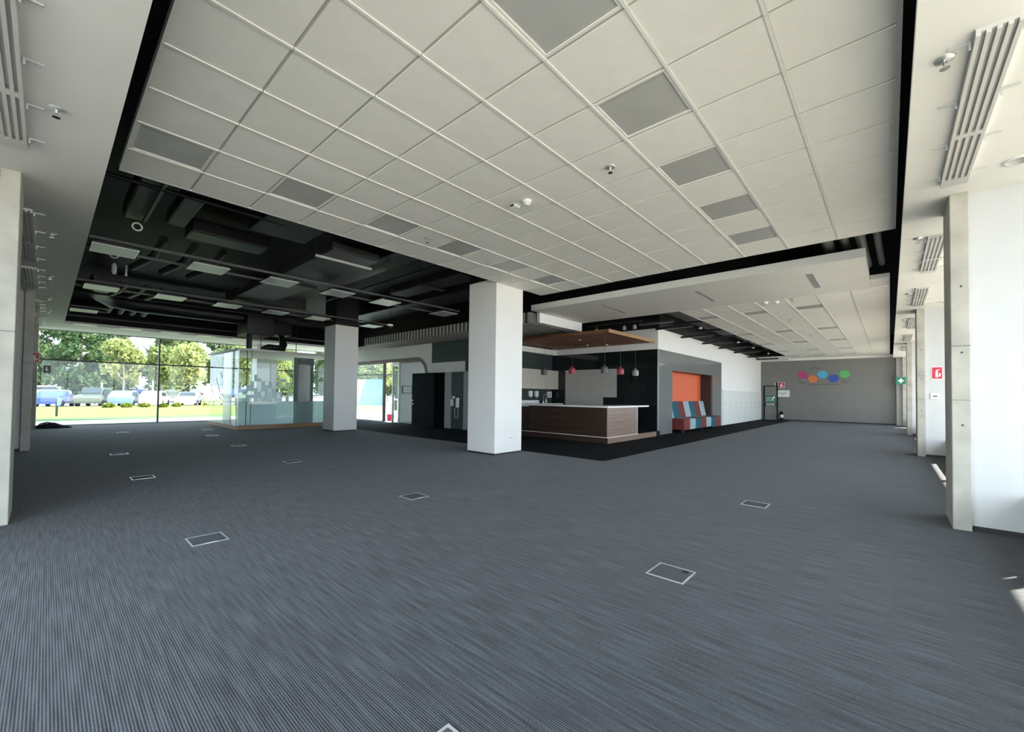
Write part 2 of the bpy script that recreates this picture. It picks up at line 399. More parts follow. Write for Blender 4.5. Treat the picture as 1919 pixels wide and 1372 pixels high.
for y, l in ((1.09, 'long slot air vent in plaster ceiling border, nearest the window side'), (3.1, 'long slot air vent in plaster ceiling border, middle of three'), (5.39, 'long slot air vent in plaster ceiling border, towards the slat ceiling')):
    tag(slot_vent(9.45, 10.74, y), l, 'air vent')

# ------------------------------------------------------------------ SETTING: columns and fins
def col_box(name, lo, hi, zt):
    t = struct(empty(name, ((lo[0]+hi[0])/2, (lo[1]+hi[1])/2, 0)))
    bx('shaft', (lo[0], lo[1], .035), (hi[0], hi[1], zt), 'white_pillar', t, .006); bx('black_top', (lo[0]+.01, lo[1]+.01, zt), (hi[0]-.01, hi[1]-.01, hi[2]), 'black_paint', t)
    bx('skirting', (lo[0]+.012, lo[1]+.012, 0), (hi[0]-.012, hi[1]-.012, .035), 'dark_plastic', t)
    return t
pc = col_box('wall_pillar', (6.46, 6.215, 0), (7.34, 7.07, ZD), 3.80)
m = MB().box((6.95, 6.207, .28), (7.03, 6.215, .36)); k = m.build('socket_plate', 'white_plastic', pc)
MB().box((6.975, 6.203, .335), (7.005, 6.207, .35)).build('socket_slot', 'dark_plastic', k)
col_box('wall_pillar', (6.45, 13.62, 0), (7.27, 14.42, ZD), 3.57)
col_box('wall_pillar', (6.33, 20.9, 0), (7.17, 21.7, ZD), 3.39)
def fin_right(x):
    t = struct(empty('wall_fin', (x, -.46, 0)))
    c = bx('concrete_column', (x, -.595, 0), (x+.68, -.46, ZS), 'concrete', t, .008)
    hole = MB()
    for z in (1.05, 1.78, 2.45): hole.cyl((x-.002, -.535, z), (x+.004, -.535, z), .010, 10)
    hole.build('tie_hole', 'dark_plastic', c)
    MB().box((x-.002, -.594, 1.845), (x+.003, -.461, 1.850)).box((x-.002, -.594, 1.30), (x+.003, -.461, 1.303)).build('formwork_joint', 'dark_plastic', c)
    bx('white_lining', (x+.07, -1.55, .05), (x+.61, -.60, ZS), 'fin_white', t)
    bx('skirting', (x+.085, -1.55, 0), (x+.595, -.61, .05), 'dark_plastic', t)
    return t
for x in (6.20, 13.55, 21.35, 28.55): fin_right(x)
def fin_left(y):
    t = struct(empty('wall_fin', (-.22, y, 0)))
    c = bx('concrete_column', (-.345, y, 0), (-.215, y+.68, ZS), 'concrete', t, .008)
    MB().box((-.344, y-.002, 1.845), (-.216, y+.003, 1.850)).box((-.2165, y+.002, 1.845), (-.2135, y+.678, 1.85)).build('formwork_joint', 'dark_plastic', c)
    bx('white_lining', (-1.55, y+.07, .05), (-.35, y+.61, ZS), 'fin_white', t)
    bx('skirting', (-1.55, y+.085, 0), (-.36, y+.595, .05), 'dark_plastic', t)
for y in (6.2, 13.35, 20.65): fin_left(y)

# ------------------------------------------------------------------ SETTING: facades (glass walls)
def glazed(name, axis, pos, a0, a1, z0, z1, mull, trans, gm, th=.05):
    t = struct(empty(name, ((a0+a1)/2 if axis == 'y' else pos, pos if axis == 'y' else (a0+a1)/2, z0)))
    def B(nm, u0, u1, zz0, zz1, d, mt):
        if axis == 'y': bx(nm, (u0, pos-d, zz0), (u1, pos+d, zz1), mt, t)
        else: bx(nm, (pos-d, u0, zz0), (pos+d, u1, zz1), mt, t)
    ms = [a0]+list(mull)+[a1]
    for u in ms: B('mullion', u-th/2, u+th/2, z0, z1, .06, 'mullion')
    zs = [z0]+list(trans)+[z1]
    for i in range(len(ms)-1):
        for z in zs: B('transom', ms[i]+th/2, ms[i+1]-th/2, max(z0, z-.025), min(z1, z+.025), .05, 'mullion')
        for k in range(len(zs)-1): B('pane', ms[i]+th/2, ms[i+1]-th/2, zs[k]+.025, zs[k+1]-.025, .006, gm)
    return t
glazed('window_1', 'y', 21.8, -1.5, 10.3, 0, ZS, (3.05, 6.75), (2.33,), 'glass_window')
glazed('window_2', 'y', -1.55, -1.5, 29.0, 0, ZS, [-1.5+30.5*k/12 for k in range(1, 12)], (), 'glass_facade')
glazed('window_3', 'x', -1.55, -1.45, 5.4, 0, ZS, [2.0], (), 'glass_facade')
sbx('wall_left_added', (-1.62, 5.43, 0), (-1.5, 21.72, ZS), 'wall_grey')  # added unseen wall, closes off glazing to darken the left side
# added unseen bench; its shadow trims the sun to a thin floor strip
wb = empty('added_sun_blocker', (14, -1.24, 0)); tag(wb, 'added unseen grey bench blocking low sun along the right glass facade', 'sun blocker')
for a, b in ((-1.4, 6.25), (6.83, 13.6), (14.18, 21.4), (21.98, 28.6)):
    bx('blocker_top', (a, -1.5, .36), (b, -.95, .40), 'jamb_grey', wb); bx('blocker_front', (a, -1.0, .0), (b, -.97, .36), 'jamb_grey', wb)

# ------------------------------------------------------------------ SETTING: far wall
XF = 29.06
wf = sbx('wall_far', (XF, -.24, 0), (XF+.15, 5.9, Z2), 'wall_grey')
sbx('baseboard_far', (XF-.012, -.24, 0), (XF, 4.86, .06), 'dark_plastic')
sbx('trim_1', (XF-.03, -.24, 3.46), (XF, 5.75, Z2), 'white_paint')
sbx('wall_far_end', (XF-.1, -1.62, 0), (XF+.15, -.24, ZS), 'white_paint')
sbx('wall_far_upper', (XF+.01, -1.62, ZS+.2), (XF+.15, 6.1, ZD), 'black_paint')
d1 = struct(empty('door_1', (XF-.02, 5.23, 0)))
bx('door_leaf', (XF-.03, 4.93, .02), (XF, 5.53, 1.98), 'wall_grey', d1, .004)
MB().box((XF-.05, 4.87, 0), (XF, 4.92, 2.03)).box((XF-.05, 5.54, 0), (XF, 5.59, 2.03)).box((XF-.05, 4.92, 1.985), (XF, 5.54, 2.03)).build('door_frame', 'door_dark', d1)
pb = MB().box((XF-.10, 4.96, .88), (XF-.06, 5.50, .93)).build('panic_bar', 'alu', d1)
MB().box((XF-.11, 4.94, .82), (XF-.03, 5.0, 1.0)).build('bar_bracket', 'dark_plastic', pb); MB().box((XF-.11, 5.46, .82), (XF-.03, 5.52, 1.0)).build('bar_bracket', 'dark_plastic', pb)
def sign(name, cen, w, h, axis, m, label, cat, glyph, gm='sign_white', border=None):
    """flat sign; axis = wall normal ('-x' or '-y'); glyph: list of polygons in unit square (u right, v up)"""
    t = empty(name, cen); tag(t, label, cat)
    def P(u, v, d):
        if axis == '-x': return (cen[0]-d, cen[1]-(u-.5)*w, cen[2]+(v-.5)*h)
        return (cen[0]+(u-.5)*w, cen[1]-d, cen[2]+(v-.5)*h)
    dv = (-.006, 0, 0) if axis == '-x' else (0, -.006, 0)
    MB().prism([P(*q, 0) for q in ((0,0),(1,0),(1,1),(0,1))], dv).build('plate', border or m, t)
    d2 = tuple(c/3 for c in dv)
    if border: MB().prism([P(*q, .006) for q in ((.05,.05),(.95,.05),(.95,.95),(.05,.95))], d2).build('face', m, t)
    g = MB()
    for poly in glyph: g.prism([P(u, v, .008) for u, v in poly], d2)
    g.build('pictogram', gm, t); return t
def rc(a, b, c, d): return [(a, b), (c, b), (c, d), (a, d)]
run_man = [rc(.08,.68,.55,.73), rc(.08,.48,.52,.53), rc(.08,.28,.48,.33), [(.80,.86),(.86,.92),(.92,.86),(.86,.78)],
           [(.70,.74),(.84,.80),(.90,.74),(.76,.50),(.66,.44)], [(.66,.46),(.78,.52),(.74,.34),(.84,.22),(.80,.18),(.68,.30)], [(.66,.46),(.60,.34),(.50,.20),(.46,.24),(.56,.40)],
           [(.84,.72),(.96,.62),(.94,.58),(.80,.66)], [(.72,.74),(.60,.68),(.60,.60),(.64,.62),(.66,.66),(.74,.68)]]
sign('exit_door_sign', (XF-.031, 5.24, 1.24), .54, .42, '-x', 'sign_green', 'green emergency sign with white running figure on grey exit door', 'sign', run_man)
ext_gl = [rc(.36,.16,.58,.62), [(.40,.62),(.54,.62),(.50,.76),(.44,.76)], [(.50,.72),(.72,.80),(.74,.74),(.54,.68)], [(.62,.22),(.78,.22),(.84,.40),(.74,.52),(.66,.40)]]
sign('fire_sign', (XF-.001, 4.70, 2.06), .34, .34, '-x', 'sign_red', 'small red and white fire extinguisher sign on grey end wall', 'sign', ext_gl, border='sign_white')
sign('fire_sign', (XF-.001, 4.99, 2.08), .20, .30, '-x', 'dark_plastic', 'narrow dark sign beside red extinguisher sign on grey end wall', 'sign', [rc(.2, .1, .5, .9)], border='wall_grey')
nt_ = empty('notice_frame', (XF-.001, 4.62, 1.55)); tag(nt_, 'white framed evacuation notice on grey wall beside exit door', 'notice')
bx('frame', (XF-.02, 4.28, 1.36), (XF-.001, 4.96, 1.76), 'alu', nt_); ps = bx('sheet', (XF-.022, 4.31, 1.39), (XF-.02, 4.93, 1.73), 'paper', nt_)
MB().box((XF-.0235, 4.45, 1.55), (XF-.022, 4.82, 1.60)).box((XF-.0235, 4.55, 1.47), (XF-.022, 4.70, 1.50)).box((XF-.0235, 4.42, 1.63), (XF-.022, 4.6, 1.65)).build('print', 'diffuser_grey', ps)
ex = empty('fire_extinguisher', (XF-.15, 4.66, 0)); tag(ex, 'fire extinguisher with pale label standing by the exit door', 'fire extinguisher')
MB().lathe([(0, .04), (.075, .04), (.085, .07), (.085, .40), (.06, .47), (.03, .50), (0, .50)], (XF-.15, 4.66, 0)).build('cylinder', 'door_dark', ex)
MB().lathe([(.0865, .16), (.0865, .34)], (XF-.15, 4.66, 0)).build('label', 'paper', ex)
MB().lathe([(.10, 0), (.10, .03), (.07, .045), (0, .045)], (XF-.15, 4.66, 0)).build('stand', 'dark_plastic', ex)
MB().box((XF-.20, 4.645, .50), (XF-.10, 4.675, .53)).box((XF-.22, 4.65, .55), (XF-.10, 4.67, .565)).build('handle', 'dark_plastic', ex)
MB().tube([(XF-.16, 4.68, .51), (XF-.2, 4.77, .48), (XF-.2, 4.78, .35), (XF-.17, 4.76, .2)], .012).build('hose', 'dark_plastic', ex)
def hexa(y, z, m, c):
    p = [(XF-.001, y+.25*math.cos(math.pi/3*k), z+.235*math.sin(math.pi/3*k)) for k in range(6)]
    o = MB().prism(p, (-.02, 0, 0)).build('wall_hexagon', m); tag(o, c+' hexagon panel mounted on the grey end wall', 'wall panel', 'hexagon panels on the end wall')
for px_, z, m, c in ((1505, 2.62, 'hex_pink', 'pink'), (1524.5, 2.39, 'hex_orange', 'orange'), (1543, 2.63, 'hex_sky', 'sky blue'), (1563.5, 2.40, 'hex_blue', 'royal blue'), (1583, 2.63, 'hex_green', 'green')):
    hexa(3.88-(px_-1496)*.0238, z, m, c)
wl = empty('wall_lettering', (XF-.001, 2.9, 2.05)); tag(wl, 'small dark lettering and thin line around the hexagon panels', 'lettering')
def yy(p): return 3.88-(p-1496)*.0238
MB().box((XF-.004, yy(1574), 2.055), (XF-.001, yy(1514), 2.085)).build('underline', 'lamp_grey', wl)
g = MB()
for p, w, z, h in ((1519.5, 1.3, 2.93, .12), (1524.5, 1.2, 2.93, .13), (1530, 2.6, 2.94, .035), (1534.2, 1.0, 2.92, .14), (1536.4, 1.6, 2.95, .06), (1541, 1.2, 2.95, .04), (1528.6, 2.0, 3.03, .10)):
    g.box((XF-.004, yy(p+w), z), (XF-.001, yy(p), z+h))
g.build('title_letters', 'lamp_grey', wl)
g = MB()
for p0, p1, z in ((1496, 1504, 2.27), (1496, 1512, 2.19), (1500, 1510, 2.13), (1578, 1585, 2.31), (1577, 1594, 2.22), (1577, 1585, 2.16)): g.box((XF-.003, yy(p1), z), (XF-.001, yy(p0), z+.025))
g.build('small_print', 'lamp_grey', wl)
cross = [rc(.4, .2, .6, .8), rc(.22, .4, .4, .6), rc(.6, .4, .78, .6)]
sign('first_aid_sign', (28.548, -.40, 2.23), .36, .36, '-x', 'sign_green', 'green first aid cross sign on white column beside the end wall', 'sign', cross)
sign('fire_hose_sign', (13.619, -.79, 1.91), .18, .29, '-x', 'sign_red', 'red fire extinguisher sign above thermostat on white fin wall', 'sign', ext_gl, border='sign_white')
sign('fire_hose_sign', (13.619, -1.0, 1.91), .19, .29, '-x', 'sign_red', 'second red fire sign touching the extinguisher sign on white fin wall', 'sign', [rc(.3,.2,.6,.75), rc(.6,.5,.72,.7)], border='sign_white')
th = empty('thermostat', (13.62, -.75, 1.38)); tag(th, 'small white wall thermostat under the red fire signs', 'thermostat')
bx('housing', (13.60, -.82, 1.32), (13.62, -.68, 1.45), 'white_plastic', th, .004); bx('display', (13.598, -.79, 1.37), (13.60, -.72, 1.395), 'dark_plastic', th)
sign('fire_sign', (-.28, 20.64, 2.33), .20, .34, '-y', 'sign_red', 'red fire extinguisher sign on concrete column by the garden window', 'sign', ext_gl, border='sign_white')
hs = sign('hanging_sign', (.0, 21.7935, 2.0), .17, .25, '-y', 'lamp_grey', 'dark square sign on the window glass beside concrete column', 'sign', [rc(.35, .25, .5, .75), rc(.5, .25, .7, .4)])

# ------------------------------------------------------------------ SETTING: core walls
YC = 5.75; XK = 13.85; YK = 10.15; XE = 10.3
core = struct(empty('wall_core', (XK, YC, 0)))
# glossy cladding with sofa niche
NX0, NX1, NZ, ND = 15.12, 19.72, 2.25, .50
bx('gloss_panel', (XK+.02, YC, 0), (NX0, YC+.06, 2.9), 'gloss_grey', core)
bx('gloss_panel', (NX1, YC, 0), (21.05, YC+.06, 2.9), 'gloss_grey', core)
bx('gloss_panel', (NX0, YC, NZ), (NX1, YC+.06, 2.9), 'gloss_grey', core)
bx('niche_back', (NX0-.1, YC+ND, 0), (NX1+.1, YC+ND+.05, NZ+.1), 'orange', core)
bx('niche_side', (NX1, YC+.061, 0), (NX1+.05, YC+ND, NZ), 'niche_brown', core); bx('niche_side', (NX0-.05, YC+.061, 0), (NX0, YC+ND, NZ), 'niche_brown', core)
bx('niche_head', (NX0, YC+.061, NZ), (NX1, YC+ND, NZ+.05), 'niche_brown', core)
bx('upper_wall', (XK, YC-.01, 2.9), (XF, YC+.3, Z2), 'white_paint', core)
bx('white_wall', (21.05, YC-.01, 0), (XF, YC+.3, 2.9), 'white_paint', core)
bx('black_upper', (XK, YC, Z2), (XF, YC+.3, ZD), 'black_paint', core)
bx('corner_trim', (XK-.004, YC-.008, 0), (XK+.02, YC+.02, 2.9), 'alu', core)
# kitchen side
kit = struct(empty('wall_kitchen', (XK, 8, 0)))
bx('black_cladding', (XK, YC+.02, 0), (XK+.1, YK, 2.9), 'gloss_black', kit)
bx('bulkhead', (XK-.02, YC-.005, 2.9), (XK+.1, YK, Z2), 'plaster', kit)
bx('black_upper', (XK, YC, Z2), (XK+.1, YK, ZD), 'black_paint', kit)
bx('splashback', (XE+.3, YK, 0), (XK+.1, YK+.1, 1.53), 'teal_grey', kit)
bx('upper_cladding', (XE+.3, YK-.02, 1.53), (XK, YK+.1, 2.9), 'teal_grey', kit)
MB().box((XE+.3, YK-.25, 2.9), (XK-.021, YK+.1, 3.1)).build('bulkhead_side', 'plaster', kit)
bx('black_upper', (XE+.3, YK, 3.1), (XK, YK+.1, ZD), 'black_paint', kit)
# washroom wall
wc = struct(empty('wall_washroom', (XE, 12, 0)))
bx('dark_upper', (XE, YK, 2.52), (XE+.3, 13.42, 3.55), 'teal_grey', wc)
bx('white_band', (XE-.012, 11.45, 2.13), (XE+.3, 13.7, 2.515), 'white_paint', wc)
bx('grey_pier', (XE, YK, 0), (XE+.3, 11.2, 2.515), 'jamb_grey', wc)
bx('grey_post', (XE, 11.2, 0), (XE+.3, 11.53, 2.125), 'jamb_grey', wc); bx('grey_post', (XE, 12.2, 0), (XE+.3, 12.6, 2.125), 'jamb_grey', wc)
bx('grey_head', (XE, 11.2, 2.13), (XE+.3, 11.44, 2.515), 'teal_grey', wc)
MB().box((XE+1.2, 12.2, 0), (XE+1.25, 13.6, 2.6)).box((XE+.3, 12.15, 0), (XE+1.2, 12.2, 2.6)).box((XE+.3, 13.42, 0), (XE+1.2, 13.47, 2.6)).box((XE+.3, 12.2, 2.55), (XE+1.2, 13.42, 2.6)).build('dark_void', 'black_paint', wc)
bx('black_upper', (XE, YK, 3.55), (XE+.3, 13.42, ZD), 'black_paint', wc)
d2 = struct(empty('door_2', (XE, 11.86, 0)))
bx('door_leaf', (XE-.01, 11.535, .01), (XE+.04, 12.195, 2.12), 'teal_grey', d2)
d3 = struct(empty('door_3', (XE-.1, 13.75, 0)))
lf = bx('door_leaf', (XE-.16, 13.06, .01), (XE-.11, 14.50, 2.12), 'door_dark', d3, .004)
MB().cyl((XE-.16, 14.38, 1.02), (XE-.20, 14.38, 1.02), .02).cyl((XE-.16, 14.38, .88), (XE-.19, 14.38, .88), .02).build('door_handle', 'chrome', lf)
for (y0, y1, z0, z1, n, l) in ((12.02, 12.13, .85, 1.1, 'soap_dispenser', 'white soap dispenser on teal washroom door, beside the jamb'), (11.72, 11.83, .80, 1.16, 'towel_dispenser', 'tall white paper dispenser on the teal washroom door'), (11.96, 12.03, 1.12, 1.22, 'switch_box', 'small white switch above the soap dispenser on washroom door')):
    t = empty(n, (XE-.06, (y0+y1)/2, z0)); tag(t, l, 'dispenser' if 'disp' in n else 'switch')
    bx('housing', (XE-.11, y0, z0), (XE-.011, y1, z1), 'white_plastic', t, .012); bx('outlet', (XE-.09, y0+.02, z0-.015), (XE-.04, y1-.02, z0), 'dark_plastic', t)
nf = empty('paper_holder', (XE-.02, 11.9, .5)); tag(nf, 'empty grey wire frame holder low on the teal washroom door', 'holder')
MB().box((XE-.02, 11.78, .42), (XE-.01, 11.80, .78)).box((XE-.02, 11.96, .42), (XE-.01, 11.98, .78)).box((XE-.02, 11.80, .42), (XE-.01, 11.96, .44)).build('wire_frame', 'alu', nf)
# entrance wall with rounded timber arch
en = struct(empty('wall_entrance', (XE, 17, 0)))
arch = [(13.66, 0), (13.66, 2.05)]
for k in range(9):
    a = math.pi-math.pi/2*k/8; arch.append((14.42+.76*math.cos(a), 2.05+.75*math.sin(a)))
arch += [(21.7, 2.80)]
inner = [(13.81, 0), (13.81, 2.05)]
for k in range(9):
    a = math.pi-math.pi/2*k/8; inner.append((14.42+.61*math.cos(a), 2.05+.61*math.sin(a)))
inner += [(21.7, 2.66)]
m = MB(); n = len(arch)
for k in range(n-1):
    (a, b), (c, d) = arch[k], arch[k+1]; (p, q), (r_, s_) = inner[k], inner[k+1]
    m.prism([(XE-.02, a, b), (XE-.02, c, d), (XE-.02, r_, s_), (XE-.02, p, q)], (.50, 0, 0))
m.build('timber_arch', 'wood_arch', en)
m = MB()
poly = [(13.42, 0)] + [(13.42, 3.55), (21.75, 3.55), (21.75, 2.77)]
pts = arch[1:]
for k in range(len(pts)-1):
    (a, b), (c, d) = pts[k], pts[k+1]
    m.prism([(XE, a, b), (XE, c, d), (XE, c, 3.55), (XE, a, 3.55)], (.45, 0, 0))
m.box((XE, 13.43, 0), (XE+.3, 13.66, 3.55)); m.build('white_wall', 'white_paint', en); bx('door_reveal', (XE-.005, 13.41, 0), (XE+.305, 13.428, 2.13), 'door_dark', en)
bx('black_upper', (XE, 13.42, 3.55), (XE+.3, 21.9, ZD), 'black_paint', en)
bx('inner_wall', (XE+.44, 16.3, 0), (14.5, 16.42, 3.5), 'white_paint', en)
bx('inner_ceiling', (XE+.451, 13.4, 2.8), (14.5, 16.3, 2.9), 'white_paint', en)
bx('lobby_side', (XE+1.3, 13.5, 0), (14.5, 13.6, 3.5), 'white_paint', en); bx('lobby_floor', (XE+.3, 13.6, .001), (14.5, 16.3, .006), 'jamb_grey', en)
glazed('window_5_added', 'x', 14.55, 13.6, 16.35, 0, 2.8, (15.0,), (), 'glass_door')  # added unseen glazing that lets daylight onto the lobby wall
gl = glazed('window_4', 'x', XE+.12, 17.05, 21.65, 0, 2.66, (), (2.15,), 'glass_door', .08)
for a, b in ((17.15, 18.2), (18.22, 19.35), (19.37, 21.5)):
    bx('frosted_film', (XE+.100, a, .72), (XE+.106, b, 1.95), 'glass_frost', gl)
gd = struct(empty('door_4', (XE+.2, 16.1, 0)))
bx('glass_leaf', (XE+.06, 15.82, .03), (XE+.09, 16.26, 2.5), 'glass_door', gd)
MB().box((XE+.04, 16.24, 0), (XE+.12, 16.30, 2.66)).box((XE+.04, 15.76, 0), (XE+.12, 15.82, 2.66)).box((XE+.04, 15.82, 2.5), (XE+.12, 16.24, 2.66)).build('door_frame', 'steel', gd)
bx('head_rail', (XE+.07, 16.3, 2.1), (XE+.13, 17.02, 2.15), 'mullion', gd)
for k, (z0, z1, y0, y1) in enumerate(((1.05, 1.75, 15.86, 16.08), (.55, 1.0, 15.88, 16.12), (1.8, 2.3, 15.9, 16.1))):
    bx('taped_notice', (XE+.052, y0, z0), (XE+.056, y1, z1), 'paper', gd)
pf = empty('picture_frame', (11.12, 16.29, 1.46)); tag(pf, 'dark thin framed white notice hung on white lobby wall', 'picture frame')
m = MB(); 
for lo, hi in (((10.88, 1.30), (11.40, 1.32)), ((10.88, 1.62), (11.40, 1.64)), ((10.88, 1.32), (10.90, 1.62)), ((11.38, 1.32), (11.40, 1.62))): m.box((lo[0], 16.275, lo[1]), (hi[0], 16.30, hi[1]))
m.build('frame', 'dark_plastic', pf); bx('sheet', (10.90, 16.285, 1.32), (11.38, 16.30, 1.62), 'paper', pf)
bk = empty('bucket', (11.55, 18.3, -.05)); tag(bk, 'red plastic bucket standing outside the glass entrance', 'bucket')
MB().lathe([(0, 0), (.15, 0), (.19, .30), (.20, .31), (.185, .31), (.14, .02), (0, .02)], (11.55, 18.3, -.05)).build('pail', 'red_bucket', bk)
MB().tube([(11.55+.19*math.cos(a), 18.3, .24-.12*math.sin(a)) for a in [math.pi*k/8 for k in range(9)]], .006).build('bail_handle', 'alu', bk)

# slatted white baffle ceiling
sl = empty('slat_ceiling', (10.0, 11.7, 3.3)); tag(sl, 'ceiling of parallel white baffle slats hung in front of the washrooms', 'slat ceiling')
y = 7.36; ps_ = {}
while y < 16.25:
    x1 = 11.44 if y < 10.0 else XE-.03
    key = x1
    if key not in ps_:
        m = MB().box((9.0, y, 3.3), (x1, y+.09, 3.6)); m.m = [0, 0, 1, 0, 1, 0]   # pale edges, shade of the gaps painted on the two long sides
        ps_[key] = m.build('slat', ['slat_white', 'slat_side_shade'], sl)
    else: copy_to(ps_[key], ((9.0+x1)/2, y+.045, 3.45), sl)
    y += .185
bh = sbx('wall_bulkhead', (9.28, 7.23, 3.33), (11.46, 7.33, 3.64), 'white_paint')
for k, yv in enumerate((8.6, 11.2, 13.9)):
    pass

# kitchen platform, bar, cabinets
pf_ = empty('bar_platform', (11.5, 7.8, 0)); tag(pf_, 'raised timber platform carrying the kitchen bar', 'platform')
MB().box((10.30, 5.67, 0), (XK-.01, 10.14, .155)).build('deck', 'carpet_dark', pf_)
bx('fascia', (10.28, 5.65, 0), (10.30, 9.75, .155), 'wood_bar', pf_); bx('fascia', (10.30, 5.65, 0), (XK-.35, 5.67, .155), 'wood_bar_side', pf_)
MB().box((10.27, 5.66, .155), (10.31, 9.75, .17)).box((10.31, 5.64, .155), (12.15, 5.68, .17)).build('pale_edge_strip', 'counter_white', pf_)
br = empty('bar_counter', (11, 7, .17)); tag(br, 'dark timber bar counter with thin white worktop in the open kitchen', 'bar counter')
PLK = .2
for k in range(4):
    bx('front_plank', (10.30, 5.69, .17+k*PLK), (10.33, 8.43, .17+(k+1)*PLK-.004), 'wood_bar', br)
for k in range(4):
    bx('side_plank', (10.30, 5.67, .17+k*PLK), (12.13, 5.69, .17+(k+1)*PLK-.004), 'wood_bar_side', br)
bx('end_trim', (12.13, 5.67, .17), (12.16, 6.3, .97), 'alu', br)
MB().box((10.33, 5.69, .17), (10.9, 8.43, .97)).box((10.9, 5.69, .17), (12.13, 6.3, .97)).build('carcass', 'wood_bar', br)
MB().box((10.22, 5.60, .975), (10.98, 8.45, 1.015)).box((10.98, 5.60, .975), (12.80, 6.38, 1.015)).build('worktop', 'counter_white', br)
rb = empty('side_counter', (10.9, 9.1, .17)); tag(rb, 'lower dark timber counter joining bar and kitchen wall', 'counter')
bx('carcass', (10.5, 8.5, .17), (11.05, 10.1, .93), 'wood_bar', rb); bx('worktop', (10.45, 8.47, .93), (11.1, 10.12, .965), 'counter_white', rb)
kc = empty('kitchen_counter', (12.3, 9.8, .17)); tag(kc, 'white topped kitchen counter along the tiled splashback', 'counter')
bx('carcass', (11.12, 9.5, .17), (13.55, 10.115, .95), 'cab_grey', kc); bx('worktop', (11.12, 9.42, .95), (13.62, 10.115, .99), 'counter_white', kc); bx('counter_upstand', (11.2, 10.12, .992), (13.0, 10.149, 1.1), 'counter_white', kit)
for k in range(3):
    x = 11.25+k*.86
    u = empty('wall_cabinet', (x+.43, 9.97, 1.53)); tag(u, 'beige wall cabinet over the kitchen counter, '+('at the wall corner', 'middle of three', 'end nearest the side counter')[2-k], 'cabinet', 'kitchen wall cabinets')
    bx('body', (x+.002, 9.82, 1.53), (x+.858, 10.12, 2.27), 'cab_beige', u)
    for z0, z1 in ((1.532, 1.91), (1.92, 2.268)): bx('door', (x+.004, 9.80, z0), (x+.856, 9.82, z1), 'cab_beige', u)
for k in range(4):
    y0 = 7.26+k*.55
    z0 = 1.25 if k == 0 else .2
    u = empty('tall_cabinet', (XK-.02, y0+.27, z0)); tag(u, ('short grey wall unit beside the tall kitchen cabinets', 'tall grey kitchen cabinet next to the short wall unit', 'tall grey kitchen cabinet, middle of the tall row', 'tall grey kitchen cabinet at the kitchen corner')[k], 'cabinet', 'grey tall kitchen cabinets')
    bx('body', (XK-.018, y0, z0), (XK-.001, y0+.55, 2.28), 'cab_grey', u); dr = bx('door', (XK-.036, y0+.003, z0+.003), (XK-.018, y0+.547, 2.277), 'cab_grey', u)
    bx('handle', (XK-.05, y0+.06, 1.0 if k else 1.4), (XK-.036, y0+.075, 1.2 if k else 1.6), 'alu', dr)
bx_ = empty('dark_base_unit', (XK-.02, 7.5, .2)); tag(bx_, 'black base unit under the short grey wall unit', 'cabinet')
bx('body', (XK-.03, 7.26, .2), (XK-.001, 7.80, .9), 'door_dark', bx_); bx('worktop', (XK-.06, 7.26, .9), (XK-.001, 7.80, .93), 'counter_white', bx_)
ov = empty('built_in_oven', (XK-.02, 6.5, 1.3)); tag(ov, 'black built-in oven in the glossy black kitchen wall', 'oven')
bx('oven_frame', (XK-.012, 6.22, 1.38), (XK-.001, 6.78, 1.80), 'oven_trim', ov); bx('oven_glass', (XK-.016, 6.24, 1.40), (XK-.012, 6.76, 1.78), 'gloss_black', ov)
for x, l in ((12.43, 'white paper dispenser on the kitchen splashback'), (12.80, 'white soap dispenser on the kitchen splashback')):
    t = empty('dispenser', (x, YK-.05, 1.2)); tag(t, l, 'dispenser')
    bx('housing', (x-.09, YK-.1, 1.24), (x+.09, YK-.001, 1.46), 'white_plastic', t, .02); bx('outlet', (x-.05, YK-.08, 1.2), (x+.05, YK-.03, 1.24), 'alu', t)
t = empty('towel_box', (13.60, YK-.05, 1.2)); tag(t, 'white towel box on black splashback in the kitchen corner', 'dispenser')
bx('housing', (13.50, YK-.12, 1.2), (13.72, YK-.001, 1.44), 'white_plastic', t, .02); bx('slot', (13.55, YK-.125, 1.26), (13.60, YK-.12, 1.38), 'dark_plastic', t)
fc = empty('faucet', (13.05, 9.95, .99)); tag(fc, 'chrome kitchen faucet on the white counter', 'faucet')
MB().tube([(13.05, 9.95, .99), (13.05, 9.95, 1.25), (13.05, 9.9, 1.32), (13.05, 9.8, 1.32), (13.05, 9.76, 1.25)], .014).build('spout', 'chrome', fc)
MB().cyl((13.05, 9.95, .99), (13.05, 9.95, 1.03), .025).cyl((13.05, 9.95, 1.06), (13.12, 9.95, 1.09), .008).build('base', 'chrome', fc)
for x, l in ((13.16, 'small white soap bottle beside the kitchen faucet'),):
    t = empty('soap_bottle', (x, 9.9, .99)); tag(t, l, 'bottle')
    MB().lathe([(0, 0), (.035, 0), (.035, .12), (.012, .15), (.012, .17), (0, .17)], (x, 9.9, .99)).build('bottle_body', 'white_plastic', t); MB().cyl((x, 9.9, 1.16), (x, 9.9, 1.19), .006).box((x-.04, 9.894, 1.185), (x+.01, 9.906, 1.195)).build('pump', 'white_plastic', t)

